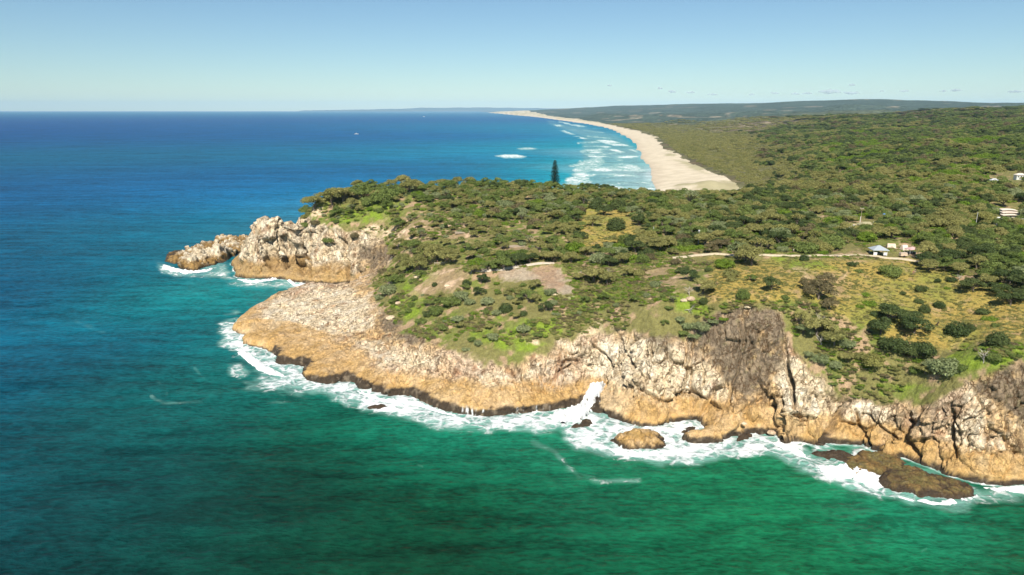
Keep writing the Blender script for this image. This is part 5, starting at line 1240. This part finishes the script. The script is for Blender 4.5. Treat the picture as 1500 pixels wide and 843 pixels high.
def car(lab, px, py, rz, mat, sc=1.):
    o = thing('parked_car', lab, 'car', place(px, py), rz); o.scale = (sc,)*3
    prof = [(-2.1,.35),(-2.15,.8),(-1.6,.92),(-1.0,1.42),(.7,1.45),(1.25,.98),(2.05,.82),(2.15,.35)]
    v = [(x_, -.82, z_) for x_, z_ in prof]+[(x_, .82, z_) for x_, z_ in prof]; n = len(prof)
    part('body', MB().add(v, [tuple(range(n)), tuple(range(2*n-1, n-1, -1))]+[(i, i+n, (i+1) % n+n, (i+1) % n) for i in range(n)]), mat, o)
    for sy in (-.835, .835): part('side_window', MB().box(-1.0, .75, sy-.012, sy+.012, .98, 1.32), M_DKGLASS, o)
    part('windscreen', MB().add([(.77,-.7,1.42),(.77,.7,1.42),(1.28,.7,1.01),(1.28,-.7,1.01)], [(0,1,2,3)]), M_DKGLASS, o)
    for sx in (-1.35, 1.35):
        for sy in (-.78, .78): mb = MB(); wheel(mb, sx, sy, .32, .32, .2); part('wheel', mb, M_TYRE, o)
car('white car parked under the trees right of the pink canopy', 1345, 376, .9, M_WHITE, .8)
car('pale car parked in the clearing left of the blue roof', 1248, 334, .2, M_WHITE)
# houses in the woods
def windows(o, xs, y, z0, z1, w_):
    for x_ in xs:
        f = part('window', MB().box(x_-w_/2, x_+w_/2, y-.06, y, z0, z1), M_WHITE, o); part('pane', MB().box(x_-w_/2+.08, x_+w_/2-.08, y-.085, y-.062, z0+.08, z1-.08), M_DKGLASS, f)
x, y, z = place(1480, 322); o = thing('apartment_building', 'terraced beige apartment building with stepped curved roofs in the trees', 'building', (x, y, z), -.25)
for k in range(3):
    hx = 4.4-.7*k; y0 = -2.5+k*2.6; z0 = 0+k*.95
    part('storey', MB().box(-hx, hx, y0, y0+3.2, z0-(1 if k == 0 else 0), z0+1.9), M_CREAMW, o)
    mb = MB(); n = 10
    v = [(-hx-.4+(2*hx+.8)*i/n, y0-.9, z0+1.92+.35*math.sin(math.pi*i/n)) for i in range(n+1)]+[(-hx-.4+(2*hx+.8)*i/n, y0+3.3, z0+2.1+.35*math.sin(math.pi*i/n)) for i in range(n+1)]
    v += [(a_, b_, c_-.14) for a_, b_, c_ in v]; N1 = n+1
    mb.add(v, [(i, i+1, i+1+N1, i+N1) for i in range(n)]+[(i+2*N1, i+3*N1, i+1+3*N1, i+1+2*N1) for i in range(n)]+[(i, i+2*N1, i+1+2*N1, i+1) for i in range(n)])
    part('roof', mb, flat_mat('cream_roof', (.74, .64, .53), .6, .05), o)
    windows(o, [-hx+1.2+i*(2*hx-2.4)/3 for i in range(4)], y0-.003, z0+.6, z0+1.6, 1.0)
def house(lab, px, py, w_, d, h, rz, roofmat, lift=0., wallm=None):
    x, y, z = place(px, py); o = thing('house', lab, 'house', (x, y, z+lift), rz)
    part('wall', MB().box(-w_/2, w_/2, -d/2, d/2, -2, h), wallm or M_WHITE, o); part('roof', hip_roof(w_, d, h+.13, h+1.4, .5, .5), roofmat, o)
    windows(o, [-w_/3.2, 0, w_/3.2], -d/2-.003, h*.35, h*.8, w_*.18); return o
house('two-level white house half hidden in the woods', 1455, 271, 4.2, 4, 3.6, -.3, M_STEEL, 0)
house('long white-roofed house at the frame edge above the woods', 1493, 262, 6, 5, 2.6, -.2, M_CREAMW, 1)
house('small white hut just left of the terraced building', 1461, 331, 2.6, 2.6, 2.4, -.2, M_WHITE, .6)
house('pale sage bungalow below the terraced building', 1496, 333, 5, 4, 2.4, -.2, M_WHITE, .3, M_SAGE)
house('low olive-roofed shed beside the white marker posts', 1268, 334, 6, 4, 1.7, .1, flat_mat('olive_roof', (.34, .31, .18), .8, .1), .0, M_TIMBER)
x, y, z = place(1293.5, 326); o = thing('tarpaulin_shelter', 'blue tarpaulin roof showing between the olive trees', 'shelter', (x, y, z+1.2), .2)
part('tarpaulin', hip_roof(3.4, 3.4, 2.2, 3.6, .05, .1), M_BLUE, o)
for sx in (-1, 1):
    for sy in (-1, 1): part('pole', MB().box(sx*1.5-.05, sx*1.5+.05, sy*1.5-.05, sy*1.5+.05, -3, 2.1), M_STEEL, o)
def pole(name, lab, cat, px, py, h, r_, arm=0, mat=None):
    o = thing(name, lab, cat, place(px, py)); m = mat or M_TIMBER
    part('post', MB().tube([(0, 0, -.3), (0, 0, h*.5), (0, 0, h)], [r_, r_*.85, r_*.7], 8), m, o)
    if arm: part('crossarm', MB().box(-arm, arm, -.12, .12, h-.35, h-.12), m, o); part('insulator', MB().box(-arm+.1, -arm+.25, -.08, .08, h-.11, h+.15).box(arm-.25, arm-.1, -.08, .08, h-.11, h+.15), M_WHITE, o)
pole('power_pole', 'pale power pole with crossarm above the dark trees', 'pole', 1260, 328, 7.4, .10, .8, M_TIMBER)
pole('power_pole', 'thin pale pole in the olive woods below the terraced building', 'pole', 1429, 332, 6.5, .10, 0, M_WHITE)
pole('lamp_post', 'pale post with small head rising from the bushes behind the track', 'lamp post', 1023, 356, 5.5, .11, .35, M_WHITE)
pole('marker_post', 'short white post in the bushes right of the round dark bush', 'post', 957, 344, 3.6, .12, 0, M_WHITE)
pole('marker_post', 'tall white post in front of the dark trees by the olive shed', 'post', 1259.5, 328, 3.5, .14, 0, M_WHITE)
pole('marker_post', 'white post at the right end of the olive shed', 'post', 1278.5, 333, 2.4, .16, 0, M_WHITE)
pole('marker_post', 'yellowish post in front of the olive shed', 'post', 1266, 335, 2.2, .13, 0, M_BEIGE)
o = thing('park_bench', 'low dark bench on the far verge of the gravel track', 'bench', place(1225, 376.5), 0)
part('seat', MB().box(-.8, .8, -.25, .25, .42, .48), M_TIMBER, o); part('backrest', MB().box(-.8, .8, .24, .29, .55, .95), M_TIMBER, o)
for sx in (-.65, .65): part('leg', MB().box(sx-.04, sx+.04, -.2, .28, 0, .41), M_TIMBER, o)
# timber railing of the lookout
o = thing('lookout_railing', 'weathered timber railing in front of the casuarina thicket', 'railing', place(647, 389), -.05)
for i in range(5): part('post', MB().box(-3+i*1.5-.06, -3+i*1.5+.06, -.06, .06, -.2, 1.1), M_TIMBER, o)
for zz in (.45, .95): part('rail', MB().box(-3.1, 3.1, -.1, -.063, zz, zz+.12), flat_mat('pale_timber', (.62, .54, .44), .9, .1) if zz > .5 else M_TIMBER, o)
o = thing('lookout_railing', 'low timber barrier along the footpath to the rock slab', 'railing', place(704, 397), -.1)
for i in range(5): part('post', MB().box(-3+i*1.5-.06, -3+i*1.5+.06, -.06, .06, -.2, .7), M_TIMBER, o)
part('rail', MB().box(-3.1, 3.1, -.1, -.063, .5, .64), M_TIMBER, o)
for (a, b, rz, lab) in ((752, 361.5, -.05, 'long timber boardwalk edge under the bushes behind the slab'), (682, 343, .2, 'short timber boardwalk edge on the ridge scrub')):
    x, y, z = place(a, b); o = thing('boardwalk', lab, 'boardwalk', (x, y, z+.5), rz)
    for i in range(7): part('plank', MB().box(-5+i*1.45, -5+i*1.45+1.38, -.7, .7, .02, .09), M_TIMBER, o)
    part('bearer', MB().box(-5, 5.1, -.6, -.45, -.6, .015).box(-5, 5.1, .45, .6, -.6, .015), M_TIMBER, o)

# ------------------------------------------------------------------ people and an animal
def skin_body(name, pts, edges, mat, parent, sub=1):
    me = bpy.data.meshes.new(name); me.from_pydata([p_[:3] for p_ in pts], edges, []); o = bpy.data.objects.new(name, me); col.objects.link(o)
    md = o.modifiers.new('skin', 'SKIN')
    for i, p_ in enumerate(pts): me.skin_vertices[0].data[i].radius = (p_[3], p_[4] if len(p_) > 4 else p_[3])
    me.skin_vertices[0].data[0].use_root = True
    md2 = o.modifiers.new('sub', 'SUBSURF'); md2.levels = sub; md2.render_levels = sub
    me.materials.append(mat); o.parent = parent
    return o
def person(lab, px, py, rz, top, legs):
    o = thing('person', lab, 'person', place(px, py), rz)
    J = [(0,0,.95,.15,.11),(0,0,1.2,.14,.10),(0,0,1.42,.16,.10),(0,0,1.54,.06),(0,0,1.62,.085),(0,-.01,1.72,.09),
         (.19,0,1.42,.055),(.25,.02,1.15,.04),(.27,-.08,.92,.032),(-.19,0,1.42,.055),(-.25,.02,1.15,.04),(-.27,-.10,.92,.032),
         (.10,0,.85,.085),(.11,-.08,.5,.06),(.12,.06,.08,.04),(.12,-.12,.03,.035),(-.10,0,.85,.085),(-.11,.10,.5,.06),(-.12,.22,.10,.04),(-.12,.06,.04,.035)]
    E = [(0,1),(1,2),(2,3),(3,4),(4,5),(2,6),(6,7),(7,8),(2,9),(9,10),(10,11),(0,12),(12,13),(13,14),(14,15),(0,16),(16,17),(17,18),(18,19)]
    skin_body('body', J, E, M_SKIN, o)
    skin_body('shirt', [(0,0,.98,.17,.13),(0,0,1.2,.16,.12),(0,0,1.42,.18,.12),(.19,0,1.41,.075),(.24,.02,1.2,.06),(-.19,0,1.41,.075),(-.24,.02,1.2,.06)], [(0,1),(1,2),(2,3),(3,4),(2,5),(5,6)], top, o)
    skin_body('trousers', [(0,0,.96,.165,.125),(.10,0,.82,.10),(.11,-.06,.55,.08),(-.10,0,.82,.10),(-.11,.08,.55,.08)], [(0,1),(1,2),(0,3),(3,4)], legs, o)
    skin_body('hair', [(0,.02,1.70,.095),(0,.02,1.76,.085)], [(0,1)], M_HAIR, o)
    return o
person('walker in a red shirt standing in the meadow under the big tree', 1337, 404, .4, M_RED, M_NAVY)
person('walker in dark clothes just behind the one in the red shirt', 1340, 401, 2.2, M_NAVY, M_BEIGE)
person('person in white on the track beside the small dark bush', 1162, 372, .8, M_WHITE, M_NAVY)
person('person in a red top by the timber railing', 641, 389, 1.4, M_RED, M_NAVY)
o = thing('kangaroo', 'small dark kangaroo upright in the dry meadow beside the wide bush', 'kangaroo', place(1372.5, 478.5), .6)
skin_body('body', [(0,0,.42,.20,.22),(0,-.10,.72,.15,.16),(0,-.16,.95,.09),(0,-.22,1.10,.06),(0,-.30,1.14,.045),(.10,.02,.35,.09),(.14,-.18,.22,.05),(.14,.06,.06,.03),(.14,-.22,.03,.03),(-.10,.02,.35,.09),(-.14,-.18,.22,.05),(-.14,.06,.06,.03),(-.14,-.22,.03,.03),
                   (0,.25,.25,.08),(0,.60,.10,.05),(0,.95,.05,.025),(.08,-.25,.85,.03),(.08,-.32,.68,.02),(-.08,-.25,.85,.03),(-.08,-.32,.68,.02),(.05,-.20,1.26,.018),(-.05,-.20,1.26,.018)],
          [(0,1),(1,2),(2,3),(3,4),(0,5),(5,6),(6,7),(7,8),(0,9),(9,10),(10,11),(11,12),(0,13),(13,14),(14,15),(2,16),(16,17),(2,18),(18,19),(3,20),(3,21)], M_FUR, o)
o.scale = (1.3,)*3

# ------------------------------------------------------------------ boats
def boat(lab, px, py, L, rz, mast):
    x, y = at_z(px, py, 0); o = thing('motor_boat', lab, 'boat', (float(x), float(y), 0), rz); v = []; n = 9
    for i in range(n):
        t = i/(n-1); w_ = .17*L*(1-t**3)**.8*(.8+.2*min(1, t*4))+.01; sh = .10*L+.05*L*t*t; X0 = -L/2+L*t
        v += [(X0, -w_, sh), (X0, -w_*.55, -.03*L), (X0, w_*.55, -.03*L), (X0, w_, sh)]
    f = [(4*i+k, 4*i+4+k, 4*i+5+k, 4*i+1+k) for i in range(n-1) for k in range(3)]+[(4*i, 4*i+3, 4*i+7, 4*i+4) for i in range(n-1)]+[(0, 1, 2, 3)]
    part('hull', MB().add(v, f), M_WHITE, o)
    part('cabin', MB().add([(-.2*L,-.1*L,.1*L),(.18*L,-.09*L,.1*L),(.18*L,.09*L,.1*L),(-.2*L,.1*L,.1*L),(-.18*L,-.09*L,.24*L),(.08*L,-.08*L,.24*L),(.08*L,.08*L,.24*L),(-.18*L,.09*L,.24*L)], [(0,1,5,4),(1,2,6,5),(2,3,7,6),(3,0,4,7),(4,5,6,7)]), M_WHITE, o)
    part('window', MB().box(-.14*L, .06*L, -.108*L, -.1*L, .15*L, .2*L), M_DKGLASS, o)
    part('mast', MB().tube([(0, 0, .24*L), (0, 0, mast*L)], [.012*L, .008*L], 5), M_WHITE, o)
boat('white motor boat, nearer of the two, far out on the blue sea', 522, 197, 16, .3, .55)
boat('tiny white boat near the horizon, farther of the two', 621, 171.5, 30, .1, .4)

# ------------------------------------------------------------------ mountains on the horizon, clouds, haze
def far_ridge():
    Yd = 49500.; n = 240; px = np.linspace(455, 905, n); prof = np.interp(px, [455,480,520,560,590,620,650,680,720,760,800,850,905], [0,1.0,2.0,2.5,4.5,6.5,6.0,7.5,7.0,6.0,5.0,3.5,1.0])+fbm(px/14, 0*px, 0*px, 600, 4)*1.3
    X = (px-750)/FPX*Yd; hh = np.maximum(prof*.55-.5, -1.5)/FPX*Yd+90; V = []; F = []
    for k, (dy, f) in enumerate(((-1800, 0), (-1000, .55), (0, 1), (1000, .6), (2400, 0))):
        V += [(X[i], Yd+dy, hh[i]*f-(60 if f == 0 else 0)+(fbm(X[i]/700, dy/700, 0, 601, 3)*40 if 0 < f < 1 else 0)) for i in range(n)]
    for k in range(4): F += [(k*n+i, k*n+i+1, (k+1)*n+i+1, (k+1)*n+i) for i in range(n-1)]
    C4 = np.tile([.05, .06, .045, 1], (len(V), 1)); link('distant_mountains', mesh_np('distant_mountains', V, F, [M_FAR], True, {'albedo': ('FLOAT_COLOR', C4)}), kind='structure')
far_ridge()
def clouds():
    m, t, b = mat_new('thin_cloud'); b.inputs['Base Color'].default_value = (.62, .66, .72, 1); b.inputs['Roughness'].default_value = 1; b.inputs['Specular IOR Level'].default_value = 0
    b.inputs['Alpha'].default_value = .16
    for i, (px, py, w_, h_, lab) in enumerate([(1215,135,30,8,'largest grey cloud puff, over the middle of the far hill'),(1247,137,22,5,'flat grey cloud just right of the largest puff'),(1183,137,14,4,'small cloud just left of the largest puff'),(1165,138,12,3.5,'small flat cloud second left of the largest puff'),
            (1135,137,12,4,'small dim cloud over the left shoulder of the far hill'),(1101,139,9,3,'tiny cloud over the low hills left of the far hill'),(984,135,11,5,'tiny cloud above the left end of the inland hills'),(967,130,7,3.5,'faintest tiny cloud above the inland hills'),(893,126,7,3,'lone tiny cloud high over the beach'),
            (1012,136,12,3.5,'small cloud right of the one above the left inland hills'),(1044,139,14,3,'flat small cloud above the inland ridge'),(1248,125,10,3.5,'upper small cloud above the far hill'),(1325,134,13,4,'small cloud over the right slope of the far hill'),(1292,134,6,2.5,'tiny dim cloud over the hill crest'),
            (1400,133,16,5,'rounded grey cloud over the low right hills'),(1382,134,9,3.5,'small cloud left of the rounded grey one'),(1488,135,22,5,'flat grey cloud at the right end of the skyline')]):
        r = np.random.default_rng(800+i); Yd = 54500.; X, _, Z0 = at_y(px, py, Yd); k = Yd/FPX; V = []; F = []; nl = 9
        for j in range(nl):
            cx = (j/(nl-1)-.5)*w_*.8*k; rr = (.30+.25*r.random())*h_*k*(1.2-abs(j/(nl-1)-.5)); sx = w_*k/nl*1.3
            th, ph = np.meshgrid(np.linspace(0, 2*math.pi, 13)[:-1], np.linspace(.05, math.pi-.05, 8), indexing='ij')
            d = np.stack([np.cos(th)*np.sin(ph)*sx, np.sin(th)*np.sin(ph)*sx, np.maximum(np.cos(ph), -.35)*rr], -1)
            d = d*(1+.35*fbm(d[..., 0]/330+j, d[..., 1]/330, d[..., 2]/160, 810+i, 3))[..., None]; n0 = len(V)
            V += [tuple(v) for v in (d+np.array([cx, r.normal()*60, r.normal()*h_*k*.08])).reshape(-1, 3)]
            F += [(n0+a*8+c, n0+a*8+c+1, n0+((a+1) % 12)*8+c+1, n0+((a+1) % 12)*8+c) for a in range(12) for c in range(7)]
        link('cloud', mesh_np('cloud', V, F, [m], True), label=lab, cat='cloud', group='small clouds low over the hills', loc=(float(X), Yd, float(Z0)))
clouds()
hz = MB().box(-52000, 60000, -400, 52500, -16, 640)
mh = bpy.data.materials.new('haze'); mh.use_nodes = True; t = mh.node_tree; t.nodes.clear()
vo = t.nodes.new('ShaderNodeVolumePrincipled'); vo.inputs['Color'].default_value = (.48, .76, 1.0, 1); vo.inputs['Density'].default_value = 1.9e-5; vo.inputs['Anisotropy'].default_value = -0.35
mo = t.nodes.new('ShaderNodeOutputMaterial'); t.links.new(vo.outputs[0], mo.inputs['Volume'])
link('haze', hz.mesh('haze', mh), kind='stuff', label='thin pale sea haze over the whole coast', cat='haze')
